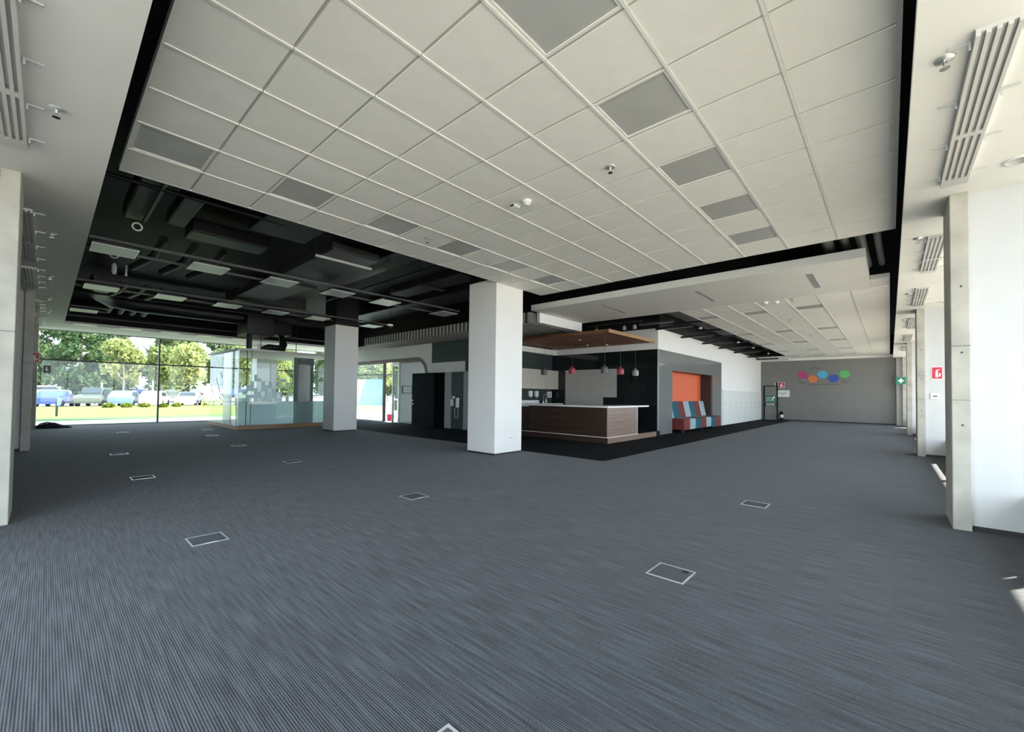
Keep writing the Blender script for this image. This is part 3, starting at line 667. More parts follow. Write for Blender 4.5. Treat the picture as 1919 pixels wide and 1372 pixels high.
# timber plank canopy over the bar
wcg = empty('timber_canopy', (12.2, 7.7, 3.12)); tag(wcg, 'hanging brown timber plank canopy above the kitchen bar', 'canopy')
for k, f in enumerate((.7, 1.0, 1.35)): mat('wood_plank_%d' % k, (.23*f, .085*f, .032*f), .5, noise=.45, nscale=3, stretch=(.5, 8, 8))
y = 5.88; protos = {}; k = 0
while y < 9.7:
    q = (0, 1, 2, 1, 0, 2, 0, 1)[k % 8]; k += 1
    if q not in protos: protos[q] = bx('plank', (10.72, y, 3.12), (XK-.03, y+.132, 3.15), 'wood_plank_%d' % q, wcg)
    else: copy_to(protos[q], ((10.72+XK-.03)/2, y+.066, 3.135), wcg)
    y += .15
bx('fascia_board', (10.69, 5.85, 3.10), (XK-.03, 5.875, 3.20), 'wood_plinth', wcg); bx('fascia_board', (10.69, 5.875, 3.11), (10.715, 9.72, 3.20), 'wood_ceiling', wcg)
for (x, y) in ((12.9, 7.9), (13.2, 7.3), (11.6, 7.4)):
    t = empty('recessed_spotlight', (x, y, 3.08)); tag(t, 'small white spotlight fixed under the timber canopy', 'spotlight', 'canopy spotlights')
    MB().lathe([(.02, .015), (.04, .015), (.045, 0), (.03, -.01), (0, -.01)], (x, y, 3.083), 14).build('trim_ring', 'white_plastic', t)
for (x, y, m, l) in ((10.75, 8.18, 'lamp_grey', 'dark grey bell pendant lamp at the far end of the bar'), (10.75, 7.12, 'lamp_red', 'red bell pendant lamp over the long bar front'), (10.75, 6.02, 'lamp_grey', 'dark grey bell pendant lamp over the bar corner'), (11.62, 5.97, 'lamp_red', 'red bell pendant lamp over the short bar side'), (12.62, 5.97, 'lamp_pale', 'pale grey bell pendant lamp by the black kitchen wall')):
    t = empty('pendant_lamp', (x, y, 1.95)); tag(t, l, 'pendant lamp', 'pendant lamps over the bar')
    MB().lathe([(.098, 0), (.10, .01), (.10, .135), (.092, .165), (.06, .185), (.032, .195), (.028, .235), (0, .235)], (x, y, 1.95)).lathe([(.095, .0), (.095, .13), (0, .16)], (x, y, 1.95)).build('shade', m, t)
    MB().cyl((x, y, 2.185), (x, y, 3.119), .004, 6).build('cord', 'dark_plastic', t); MB().lathe([(0, .03), (.02, .04), (.03, .07), (.02, .10), (0, .11)], (x, y, 1.95), 12).build('bulb', 'white_plastic', t)

# striped sofa in the niche
sf = empty('striped_bench', (17.2, 5.8, 0)); tag(sf, 'striped teal, red and pale grey upholstered bench in the orange niche', 'sofa')
cs = ['fab_red', 'fab_grey', 'fab_teal']; n = 7; w = (19.66-15.32)/n
for k in range(n):
    a = 15.32+k*w
    bx('seat_cushion', (a+.004, 5.40, .10), (a+w-.004, 6.0, .50), cs[k % 3], sf, .04)
    cb = ['fab_grey', 'fab_teal', 'fab_red'][k % 3]
    m = MB().prism([(a+.004, 5.98, .46), (a+.004, 6.14, .46), (a+.004, 6.20, 1.12), (a+.004, 6.12, 1.12)], (w-.008, 0, 0)); m.build('back_cushion', cb, sf)
for x in (15.4, 17.4, 19.5): bx('leg', (x, 5.46, 0), (x+.06, 5.52, .10), 'dark_plastic', sf); bx('leg', (x, 5.90, 0), (x+.06, 5.96, .10), 'dark_plastic', sf)
# lockers
lx = 21.12; w = .985; proto = None
for k in range(8):
    a = lx+k*w
    if proto is None:
        t = empty('locker', (a+w/2, YC-.02, 0)); proto = t
        bx('body', (a+.002, YC-.028, .03), (a+w-.002, YC-.011, 1.62), 'locker_white', t); d = bx('door', (a+.006, YC-.045, .06), (a+w-.006, YC-.028, 1.615), 'locker_white', t)
        MB().box((a+.30, YC-.06, .93), (a+.33, YC-.045, 1.06)).build('handle', 'alu', d); MB().box((a+.28, YC-.049, .76), (a+.36, YC-.045, .80)).build('number_plate', 'diffuser_grey', d)
        tag(t, 'white locker with small grey handle in the row against white wall', 'locker', 'white lockers along the corridor')
    else: t = copy_tree(proto, (a+w/2, YC-.02, 0))
    t['label'] = 'white locker with small grey handle, %s from the glossy grey cladding' % ORD[k]
sbx('trim_2', (21.06, YC-.055, 1.622), (XF, YC-.011, 1.665), 'white_paint')

# ------------------------------------------------------------------ glass showcase room
gc = empty('glass_showcase', (6.1, 18, 0)); tag(gc, 'glass walled showcase room on timber plinth beside the garden window', 'showcase')
gx0, gx1, gy0, gy1, gz0, gz1 = 4.36, 8.0, 16.22, 19.85, .13, 2.70
MB().box((gx0-.02, gy0-.02, 0), (gx1, gy1, gz0)).build('timber_plinth', 'wood_plinth', gc)
for a, b in ((gx0, 5.6), (5.61, 6.2), (6.24, 7.0), (7.04, gx1)): bx('glass_pane', (a, gy0, gz0), (b, gy0+.012, gz1), 'glass_case', gc)
for a, b in ((gy0+.02, 17.1), (17.12, 18.1), (18.13, gy1)): bx('glass_pane', (gx0, a, gz0), (gx0+.012, b, gz1), 'glass_case', gc)
bx('glass_pane', (gx0, gy1-.012, gz0), (gx1, gy1, gz1), 'glass_case', gc)
bx('steel_panel', (gx0+.02, 17.15, gz0), (gx0+.06, 18.05, gz1), 'steel', gc)
bx('roof_panel', (gx0-.05, gy0-.05, gz1), (gx1, gy1+.05, gz1+.07), 'white_paint', gc)
MB().box((gx0+.02, gy0+.25, gz0), (6.22, gy0+.29, .95)).box((6.24, gy0+.25, gz0), (gx1, gy0+.29, .95)).build('frosted_parapet', 'glass_frost', gc)
bx('corner_post', (gx0-.006, gy0-.006, gz0), (gx0+.02, gy0+.02, gz1), 'alu', gc)
MB().box((gx0+.25, gy0+.02, gz0), (gx0+.27, gy0+.04, gz1)).box((4.75, gy0+.02, gz0), (4.765, gy0+.035, gz1)).build('glass_rail', 'mullion', gc)
MB().box((6.26, 16.5, gz0), (6.98, 16.54, 2.6)).build('green_grey_door', 'case_door', gc)
MB().box((6.40, 16.49, .95), (6.85, 16.498, 2.35)).build('door_glazing', 'diffuser_grey', gc); MB().box((6.72, 16.482, .95), (6.85, 16.49, 2.3)).build('door_notice', 'paper', gc)
def sq(u, v, s):
    x = 4.36+(u-443)/(600-443)*(7.13-4.36); z = .95+(753-v)/(753-660)*(2.75-.95); return x, z
occ = set(); rr = random.Random(3)
cells = [(u, v) for u in range(0, 15) for v in range(0, 8)]
prob = {0: .55, 1: .62, 2: .66, 3: .6, 4: .55, 5: .45, 6: .32, 7: .15}
first = None
for u, v in cells:
    if u in (0, 1, 8, 13, 14) and v > 4: continue
    if rr.random() < prob[v]*(1.25 if 2 <= u <= 10 else .6):
        x = 4.55+u*.115; z = .96+v*.115; h = .0565
        if first is None: first = MB().box((x-h, gy0-.003, z), (x+h, gy0-.0005, z+2*h)).build('frosted_square', 'glass_square', gc)
        else: copy_to(first, (x, gy0-.00175, z+h), gc)
firsts = None
for k in range(14):
    y = 18.2+.115*(k % 7)+(.8 if k > 9 else 0); z = 1.0+.115*(k % 9)
    if firsts is None: firsts = MB().box((gx0-.003, y-.056, z), (gx0-.0005, y+.056, z+.112)).build('frosted_square', 'glass_frost', gc)
    else: copy_to(firsts, (gx0-.00175, y, z+.056), gc)

# black service on top of the showcase
fcu = empty('fan_coil_unit', (5.2, 16.9, 3.35)); tag(fcu, 'black boxy fan coil unit with slumped hose above the glass showcase', 'air unit')
bx('casing', (4.75, 16.8, 3.35), (5.65, 18.0, 4.05), 'duct_black', fcu, .02); bx('plenum_box', (5.65, 16.95, 3.45), (6.3, 17.9, 3.9), 'duct_black', fcu, .02)
MB().cyl((4.85, 16.9, 2.78), (4.85, 16.9, 3.36), .09, 16).build('drop_duct', 'duct_black', fcu)
MB().tube([(5.25, 16.95, 2.86), (5.5, 16.95, 2.93), (5.8, 16.97, 2.93), (6.0, 17.0, 2.95), (6.05, 17.05, 3.1), (6.02, 17.1, 3.3), (6.0, 17.15, 3.46)], [.06, .13, .12, .14, .14, .11, .1], 14).build('flexible_hose', 'duct_black', fcu)
MB().cyl((5.25, 16.95, 2.9), (5.25, 16.95, 3.36), .012, 8).build('hanger_rod', 'black_metal', fcu)
rod = MB().cyl((6.35, 16.6, 2.77), (6.35, 16.6, ZD), .012, 8).build('hanger_rod', 'black_metal'); tag(rod, 'thin black hanger rod holding the showcase roof', 'rod')

# ------------------------------------------------------------------ services in the black void
def duct(lo, hi, label, m='duct_black', name='air_duct', hang=()):
    t = empty(name, ((lo[0]+hi[0])/2, (lo[1]+hi[1])/2, lo[2])); tag(t, label, 'duct')
    bx('casing', lo, hi, m, t, .03 if hi[2]-lo[2] > .2 else .012)
    for y in hang:
        MB().box((lo[0]-.1, y, lo[2]-.045), (hi[0]+.1, y+.035, lo[2]-.005)).build('trapeze_bar', 'steel' if y < 8 else 'duct_grey', t)
        for x in (lo[0]-.08, hi[0]+.08): MB().cyl((x, y+.017, lo[2]-.06), (x, y+.017, ZD), .007, 6).build('hanger_rod', 'duct_grey', t)
    return t
duct((3.37, 7.3, 3.84), (4.30, 12.9, 3.99), 'wide flat dark grey duct with pale end hung over the open office', 'duct_grey', hang=(7.75, 10.3))
duct((2.2, 6.3, 3.98), (3.1, 7.85, 4.25), 'short dark duct with rounded end beside the wide flat duct')
duct((6.02, 6.9, 3.9), (6.55, 9.7, 4.12), 'narrow dark duct hung near the white pillar', hang=(8.2,))
duct((4.7, 6.3, 4.15), (5.3, 13.6, 4.45), 'long black duct between the flat duct and narrow duct')
duct((.75, 7.0, 4.05), (1.05, 9.0, 4.3), 'short black duct next to the left soffit edge')
duct((1.25, 6.6, 4.02), (1.5, 8.7, 4.25), 'narrow black duct beside the short black duct')
duct((1.7, 9.3, 4.2), (3.0, 9.9, 4.45), 'black cross duct above the first light row')
duct((3.6, 13.9, 3.95), (5.6, 14.9, 4.3), 'broad black duct box behind the second light row')
duct((7.6, 7.5, 4.1), (8.5, 15.5, 4.4), 'black duct above the slat ceiling')
t = empty('round_duct', (4.4, 17.2, 3.75)); tag(t, 'fat round black duct with bend crossing before the garden window', 'duct')
MB().tube([(.95, 14.6, 4.15), (.90, 15.6, 4.12), (.95, 16.5, 4.05), (1.25, 17.05, 3.98), (1.8, 17.2, 3.95), (3.4, 17.22, 3.95), (4.7, 17.22, 3.95)], .24, 20).build('duct_body', 'duct_black', t)
for k in range(4): MB().tube([(1.3+k*.28, 17.3, 3.9), (1.28+k*.28, 17.6, 3.86), (1.22+k*.28, 17.95, 3.74)], .075, 10).build('spigot_hose', 'duct_grey', t)
t = empty('round_duct', (1.3, 11.2, 4.0)); tag(t, 'row of dark ribbed hoses behind the first light row', 'duct')
for k in range(3): MB().tube([(1.5+.5*k, 10.6, 4.3), (1.45+.5*k, 11.3, 4.1), (1.2+.5*k, 12.2, 3.98)], .07, 10).build('hose', 'duct_grey', t)
for k in range(3): MB().tube([(1.3+.35*k, 14.0, 3.95), (1.22+.35*k, 14.6, 3.85), (1.1+.35*k, 15.2, 3.82)], .05, 10).build('hose', 'duct_grey', t)
# pipes
def pipe(pts, r, label, m='duct_black'):
    o = MB().tube(pts, r, 8).build('ceiling_pipe', m); tag(o, label, 'pipe'); return o
pipe([(.4, 7.2, 4.0), (1.25, 7.2, 4.0), (2.3, 7.2, 4.0), (3.2, 7.2, 4.02)], .03, 'thin dark pipe crossing under the void near the raft edge')
pipe([(.98, 6.3, 4.0), (.98, 7.2, 4.0), (.98, 8.8, 4.0)], .022, 'thin dark pipe running beside the short black duct')
pipe([(2.35, 6.55, 3.92), (3.3, 6.55, 3.92)], .03, 'short dark pipe tucked behind the raft edge')
pipe([(.4, 15.3, 3.82), (3, 15.3, 3.82), (6.3, 15.3, 3.82)], .03, 'dark pipe between second and third light rows')
pipe([(.4, 18.8, 3.62), (4, 18.8, 3.62), (8.9, 18.8, 3.62)], .035, 'dark pipe running along the window soffit edge', 'duct_grey')
pipe([(5.4, 6.4, 3.95), (5.4, 8, 3.95), (5.4, 12, 3.95)], .03, 'dark pipe parallel to the narrow duct')
for x0, l in ((1.25, 'first'), (1.95, 'second')):
    pass
# dark beams

# ducts seen in the slot between the two rafts
for k, (y, r) in enumerate(((.15, .05), (.36, .07), (.56, .06), (.78, .08))):
    o = MB().tube([(6.5, y, 3.98), (8.2, y, 3.96), (9.4, y-.02, 3.93), (10.8, y-.05, 3.92)], r, 12).build('flexible_duct', 'hose_pale'); tag(o, 'pale dusty hose in the slot between the ceiling rafts', 'duct', 'hoses between the rafts')
o = MB().cyl((8.4, 5.3, 3.98), (8.4, 4.75, 3.98), .17, 20).build('round_duct', 'duct_grey'); tag(o, 'round grey duct end in the slot beside the tiled raft', 'duct')
duct((8.05, 3.2, 4.05), (8.8, 4.3, 4.3), 'black flat duct in the slot beside the tiled raft')
duct((8.0, -1.2, 4.0), (9.6, -.15, 4.3), 'black duct above the right soffit edge')
duct((.5, 2.2, 3.95), (1.6, 3.55, 4.2), 'dark flat duct end above the left soffit edge', 'duct_grey')
# services in the corridor slot
duct((12.6, 4.7, 4.0), (20.0, 5.4, 4.25), 'long dark grey duct in the corridor ceiling slot', 'duct_grey')
duct((20.4, 4.6, 4.0), (27.5, 5.1, 4.2), 'far dark grey duct in the corridor ceiling slot', 'duct_grey')
o = MB().tube([(12.2, 4.45, 3.95), (16, 4.42, 3.95), (22, 4.4, 3.95), (28, 4.4, 3.95)], .06, 10).build('ceiling_pipe', 'duct_black'); tag(o, 'black pipe along the corridor ceiling slot', 'pipe')
for k in range(7):
    o = bx('cable_tray', (12.6+k*2.2, 4.5, 3.82), (12.66+k*2.2, 5.6, 3.88), 'duct_black'); tag(o, 'black cross strut in the corridor ceiling slot', 'strut', 'struts in the corridor slot')
for k, (x, ya, yb) in enumerate(((12.1, 4.57, 5.62), (13.3, 4.45, 5.60), (15.7, 4.55, 5.66), (18.06, 4.55, 5.66), (20.2, 4.5, 5.64), (22.6, 4.5, 5.62), (25.5, 4.55, 5.66), (27.3, 4.55, 5.62))):
    t = empty('linear_lamp', (x, (ya+yb)/2, 3.45)); tag(t, 'slim black linear lamp across the corridor slot, %s from the kitchen' % ORD[k], 'linear lamp', 'linear lamps in the corridor slot')
    bx('housing', (x-.03, ya, 3.45), (x+.03, yb, 3.52), 'black_metal', t); bx('lens', (x-.022, ya+.02, 3.447), (x+.022, yb-.02, 3.45), 'diffuser_grey', t)
    for y in (ya+.12, yb-.12): MB().cyl((x, y, 3.52), (x, y, 3.99), .004, 6).build('suspension_wire', 'black_metal', t)
# spots on track above canopy
t = empty('spot_track', (12, 6.4, 3.5)); tag(t, 'black track with three grey spotlights above the timber canopy', 'spotlight')
bx('track', (11.97, 5.5, 3.56), (12.03, 7.4, 3.60), 'black_metal', t)
for y in (7.02, 6.05, 5.71): 
    h = MB().cyl((12, y, 3.46), (12, y, 3.34), .045, 14, r2=.06).build('spot_head', 'lamp_pale', t); MB().cyl((12, y, 3.56), (12, y, 3.46), .012, 8).build('stem', 'black_metal', h)
    
# hung light panels in the void
def hung_light(cx, cy, z, w, d, proto, label):
    if proto: 
        o = copy_tree(proto, (cx, cy, z)); o['label'] = label; return o
    t = empty('hanging_light', (cx, cy, z)); tag(t, label, 'ceiling light', 'square light panels hung in the black void')
    f = MB(); a = .022; h = w/2; e = d/2
    for lo, hi in (((-h, -e), (h, -e+a)), ((-h, e-a), (h, e)), ((-h, -e+a), (-h+a, e-a)), ((h-a, -e+a), (h, e-a))): f.box((cx+lo[0], cy+lo[1], z), (cx+hi[0], cy+hi[1], z+.012))
    f.build('frame', 'white_plastic', t); bx('diffuser', (cx-h+a, cy-e+a, z+.003), (cx+h-a, cy+e-a, z+.012), 'hung_diffuser', t); bx('back', (cx-h+.01, cy-e+.01, z+.012), (cx+h-.01, cy+e-.01, z+.045), 'black_metal', t)
    for sx in (-1, 1): MB().box((cx+sx*.2-.01, cy-.38, z+.045), (cx+sx*.2+.01, cy+.38, z+.059)).build('cross_bar', 'duct_grey', t)
    return t
mat('rail_grey', (.07, .07, .068), .5)
mat('hung_diffuser', (.50, .52, .52), .35, noise=.04, nscale=3)
pr = None
rows = ((9.65, 3.64, (.72, 2.04, 3.32, 4.60, 5.87, 7.80), 'row beside the raft'), (13.45, 3.64, (.80, 2.06, 3.30, 4.53, 5.78, 7.65), 'row above the pillar'), (17.75, 3.64, (.70,), 'by the window soffit'))
for y, z, xs, l in rows:
    for q, x in enumerate(xs):
        o = hung_light(x, y, z, .58, .62, pr, 'square light panel hung in black void, %s from the left soffit, %s' % (ORD[q], l)); pr = pr or o
    for dy in (-.36, .36):
        rl = bx('lighting_rail', (.4, y+dy-.02, z+.06), (min(8.1, max(xs)+.5), y+dy+.02, z+.10), 'rail_grey'); tag(rl, 'thin dark rail carrying hung light panels, '+l+(' (raft side)' if dy < 0 else ' (window side)'), 'rail', 'lighting rails')
for q, x in enumerate((.80, 1.90, 2.98, 4.08, 5.2)):
    t = empty('ceiling_light', (x, 19.3, ZS-.012)); tag(t, 'white light panel at the edge of the window soffit, %s from the left soffit' % ORD[q], 'ceiling light', 'light panels in the window soffit')
    m = MB(); w, d, a = .55, .45, .02; h = w/2; e = d/2; z = ZS-.012
    for lo, hi in (((-h, -e), (h, -e+a)), ((-h, e-a), (h, e)), ((-h, -e+a), (-h+a, e-a)), ((h-a, -e+a), (h, e-a))): m.box((x+lo[0], 19.3+lo[1], z), (x+hi[0], 19.3+hi[1], z+.012))
    m.build('frame', 'white_plastic', t); bx('diffuser', (x-h+a, 19.3-e+a, z+.004), (x+h-a, 19.3+e-a, z+.012), 'white_plastic', t)
# camera / sensor on drop rod and other pale fittings in the void
t = empty('ceiling_sensor', (7.25, 11.6, 3.4)); tag(t, 'small white sensor box hung on a thin rod before the slat ceiling', 'sensor')
bx('housing', (7.17, 11.55, 3.42), (7.33, 11.66, 3.47), 'white_plastic', t, .01); MB().cyl((7.25, 11.6, 3.47), (7.25, 11.6, ZD), .006, 6).build('drop_rod', 'duct_grey', t); MB().cyl((7.25, 11.57, 3.42), (7.25, 11.57, 3.36), .02, 10).build('lens', 'dark_plastic', t)
for (x, y, z) in ((.93, 9.0, 3.95), (.80, 10.8, 3.85)):
    o = MB().tube([(x+.06*math.cos(a), y, z+.06*math.sin(a)) for a in [math.pi*2*k/14 for k in range(15)]], .014, 8).build('cable_coil', 'white_plastic'); tag(o, 'small pale coil of cable hanging in the black void', 'cable', 'cable coils')
for x, l in ((.95, 'pale junction bottle hung in the black void near the soffit'), (1.15, 'thin pale tube light hung beside the junction bottle')):
    o = MB().lathe([(0, 0), (.03, .01), (.045 if x < 1 else .02, .05), (.045 if x < 1 else .02, .2), (.02, .25), (0, .26)], (x, 12.7, 3.86), 12).build('junction_fitting', 'white_plastic'); tag(o, l, 'fitting')

# ------------------------------------------------------------------ slot diffusers under the soffits
def soffit_diffuser(x0, x1, y0, y1, label, axis):
    """long box with four slots, hung just under the soffit"""
    z0, z1 = ZS-.045, ZS
    c = ((x0+x1)/2, (y0+y1)/2, z0)
    t = empty('slot_diffuser', c); tag(t, label, 'air diffuser', 'slot diffusers under the soffits')
    m = MB(); s = MB(); hooks = MB()
    L0, L1, W0, W1 = (x0, x1, y0, y1) if axis == 'x' else (y0, y1, x0, x1)
    def B(mb, a0, a1, b0, b1, c0, c1):
        mb.box((a0, b0, c0), (a1, b1, c1)) if axis == 'x' else mb.box((b0, a0, c0), (b1, a1, c1))
    n = 4; bw = (W1-W0)/(2*n+1)
    for k in range(n+1): B(m, L0, L1, W0+2*k*bw, W0+(2*k+1)*bw, z0, z1)
    mid = (L0*.45+L1*.55)
    for a, b in ((L0, L0+.02), (mid-.03, mid+.03), (L1-.16, L1)):
        for k in range(n): B(m, a, b, W0+(2*k+1)*bw, W0+(2*k+2)*bw, z0 if a > L0 else z0+.02, z1)
    for k in range(n): B(s, L0+.02, L1-.16, W0+(2*k+1)*bw, W0+(2*k+2)*bw, z0+.02, z1)
    m.build('housing', 'diffuser_body', t); s.build('slot_blades', 'diffuser_grey', t)
    for k in range(4):
        a = L0+.1+(L1-L0-.3)*k/3
        h = MB(); B(h, a, a+.012, W0-.10, W0-.008, z1-.012, z1); B(h, a, a+.012, W0-.02, W0-.008, z0, z1-.012); h.build('mounting_clip', 'alu', t)
        h = MB(); B(h, a, a+.012, W1+.008, W1+.10, z1-.012, z1); B(h, a, a+.012, W1+.008, W1+.02, z0, z1-.012); h.build('mounting_clip', 'alu', t)
    return t
for x0, x1, l in ((3.5, 5.82, 'long four-slot air diffuser on right soffit before the first concrete column'), (7.6, 9.6, 'four-slot air diffuser on right soffit just past first concrete column'), (11.0, 13.0, 'four-slot air diffuser on right soffit before the second concrete column'), (14.9, 17.0, 'four-slot air diffuser on right soffit just past second concrete column'), (18.6, 20.7, 'four-slot air diffuser on right soffit before the third concrete column'), (22.6, 24.6, 'four-slot air diffuser on right soffit past the third concrete column')):
    soffit_diffuser(x0, x1, -.55, -.37, l, 'x')
for y0, y1, l in ((3.3, 5.5, 'long four-slot air diffuser on left soffit before the first concrete column'), (7.4, 10.3, 'four-slot air diffuser on left soffit just past first concrete column'), (10.9, 13.1, 'four-slot air diffuser on left soffit before the second concrete column'), (14.8, 17.0, 'four-slot air diffuser on left soffit just past second concrete column'), (18.3, 20.3, 'four-slot air diffuser on left soffit before the third concrete column')):
    soffit_diffuser(-.34, -.16, y0, y1, l, 'y')
def sprinkler(x, y, z, label, proto, group):
    if proto: o = copy_tree(proto, (x, y, z)); o['label'] = label; o['group'] = group; return o
    t = empty('sprinkler', (x, y, z)); tag(t, label, 'sprinkler', group)
    MB().lathe([(.012, -.012), (.045, -.010), (.05, 0)], (x, y, z), 20).build('escutcheon', 'alu', t)
    MB().cyl((x, y, z), (x, y, z-.03), .012, 10).box((x-.02, y-.004, z-.06), (x-.012, y+.004, z-.028)).box((x+.012, y-.004, z-.06), (x+.02, y+.004, z-.028)).box((x-.02, y-.006, z-.034), (x+.02, y+.006, z-.028)).build('head', 'chrome', t)
    MB().cyl((x, y, z-.06), (x, y, z-.065), .024, 12).build('deflector', 'chrome', t); return t
sp = None
for x, y, z, l in [(3.93, 2.15, ZT, 'raft'), (3.92, 5.27, ZT, 'raft'), (3.68, -.26, ZS, 'right'), (7.6, -.28, ZS, 'right'), (11.5, -.28, ZS, 'right'), (15.2, -.28, ZS, 'right'), (.0, 4.6, ZS, 'left'), (.0, 8.3, ZS, 'left'), (.0, 11.5, ZS, 'left'), (.0, 14.2, ZS, 'left'), (.0, 16.6, ZS, 'left'), (14.55, 2.14, Z2, 'corr'), (11.61, 1.66, Z2, 'corr'), (18.5, 2.1, Z2, 'corr')]:
    lab = {'raft': 'chrome sprinkler head in the tiled ceiling raft', 'right': 'chrome sprinkler head in the soffit beside the right concrete columns', 'left': 'chrome sprinkler head in the soffit beside the left concrete columns', 'corr': 'chrome sprinkler head in the corridor tile ceiling'}[l]
    o = sprinkler(x, y, z, lab, sp, 'sprinkler heads ' + l); sp = sp or o
for (x, y) in ((13.9, 4.41), (18.4, 4.41), (20.8, 4.40), (23.9, 4.40)):
    t = empty('pendent_sprinkler', (x, y, 3.45)); tag(t, 'white capped sprinkler dropping into the corridor ceiling slot', 'sprinkler', 'slot sprinklers')
    MB().cyl((x, y, 3.5), (x, y, 3.89), .01, 6).build('drop_pipe', 'duct_grey', t); MB().lathe([(0, 0), (.05, .005), (.05, .03), (.015, .06), (0, .06)], (x, y, 3.45), 14).build('cap', 'white_plastic', t)
t = empty('smoke_detector', (3.95, 3.30, ZT-.06)); tag(t, 'round white smoke detector on the tiled ceiling raft', 'smoke detector')
MB().lathe([(0, 0), (.03, 0), (.035, .012), (.05, .02), (.055, .035), (.055, .06)], (3.95, 3.30, ZT-.06)).build('housing', 'white_plastic', t); MB().lathe([(.0505, .022), (.054, .03)], (3.95, 3.30, ZT-.0605)).build('vent_ring', 'diffuser_grey', t)
t = empty('ceiling_speaker', (3.95, 3.50, ZT-.03)); tag(t, 'small square white sensor with dark side next to smoke detector', 'sensor')
bx('housing', (3.90, 3.45, ZT-.035), (4.0, 3.55, ZT), 'white_plastic', t, .006); bx('lens', (3.897, 3.47, ZT-.03), (3.90, 3.53, ZT-.006), 'dark_plastic', t)
for (x, y) in ((11.62, 2.2), (11.7, 1.99)):
    o = MB().lathe([(0, 0), (.04, .0), (.055, .03), (.055, .05)], (x, y, Z2-.05)).build('smoke_detector', 'white_plastic'); tag(o, 'round white detector at the start of the corridor tiles', 'smoke detector', 'corridor detectors')
t = empty('downlight', (5.67, -.84, ZS-.01)); tag(t, 'round recessed downlight in right soffit by the white fin wall', 'downlight')
MB().lathe([(.075, .0), (.095, 0), (.10, .01)], (5.67, -.84, ZS-.01), 28).build('trim_ring', 'white_plastic', t); MB().lathe([(0, .008), (.075, .008), (.075, 0)], (5.67, -.84, ZS-.01), 28).build('lens', 'diffuser_grey', t)
t = empty('downlight', (12.9, -.84, ZS-.01)); tag(t, 'round recessed downlight in right soffit by the fire signs', 'downlight')
MB().lathe([(.075, .0), (.095, 0), (.10, .01)], (12.9, -.84, ZS-.01), 28).build('trim_ring', 'white_plastic', t); MB().lathe([(0, .008), (.075, .008), (.075, 0)], (12.9, -.84, ZS-.01), 28).build('lens', 'diffuser_grey', t)

# ------------------------------------------------------------------ floor boxes
def floor_box(x, y, proto, label):
    if proto: o = copy_tree(proto, (x, y, 0)); o['label'] = label; return o
    t = empty('floor_box', (x, y, 0)); tag(t, label, 'floor box', 'power boxes in the carpet')
    f = MB(); h, a, z = .135, .012, .004
    for lo, hi in (((-h, -h), (h, -h+a)), ((-h, h-a), (h, h)), ((-h, -h+a), (-h+a, h-a)), ((h-a, -h+a), (h, h-a))): f.box((x+lo[0], y+lo[1], 0), (x+hi[0], y+hi[1], z))
    f.build('frame', 'alu', t); bx('lid', (x-h+a+.003, y-h+a+.003, 0), (x+h-a-.003, y+h-a-.003, .003), 'carpet_lid', t)
    MB().box((x+.06, y-.095, .003), (x+.10, y-.055, .005)).build('cable_flap', 'dark_plastic', t); MB().box((x-.045, y+h-a, .003), (x+.045, y+h-a+.006, .006)).box((x-.045, y-h+a-.006, .003), (x+.045, y-h+a, .006)).build('lift_tab', 'alu', t)
    return t
mat('carpet_lid', (.050, .056, .062), .9, noise=.35, nscale=20, stretch=(8, 1, 1))
fb = None
for x, y, l in [(.985, 4.43, 'in the second row, near the left column'), (1.0, 8.21, 'between the left columns'), (1.03, 11.54, 'before the second left column'), (3.14, 1.2, 'ahead of the added sun blocker'), (5.87, 1.22, 'level with the first right column'), (3.17, 4.45, 'under the middle of the tiled raft'), (3.14, 8.26, 'under the first hung light row'), (.965, 1.155, 'in the foreground carpet'), (1.61, 17.4, 'near the black cable bag'), (3.15, 11.54, 'between hung light rows'), (3.32, 14.67, 'before the glass showcase'), (3.69, 17.0, 'beside the showcase plinth')]:
    o = floor_box(x, y, fb, 'square metal framed power box set in carpet, '+l); fb = fb or o
# pile of cable bag and hoses by the garden window
t = empty('cable_bag', (.15, 20.6, 0)); tag(t, 'dark heap of cable hoses and bag on carpet by the garden window', 'cable heap')
MB().tube([(-.2, 20.55, .05), (0, 20.5, .09), (.2, 20.45, .10), (.35, 20.5, .05), (.62, 20.5, .02)], [.05, .09, .10, .07, .015], 12).build('bag_body', 'cable_bag', t)
MB().tube([(-.2, 20.5, .03), (-.1, 20.45, .17), (.05, 20.42, .21), (.22, 20.42, .15), (.3, 20.42, .05), (.5, 20.46, .02)], .018, 10).build('hose_loop', 'rubber', t)
MB().tube([(-.15, 20.6, .03), (.0, 20.65, .13), (.15, 20.6, .17), (.3, 20.55, .08), (.45, 20.55, .03)], .025, 10).build('hose_loop', 'rubber', t)

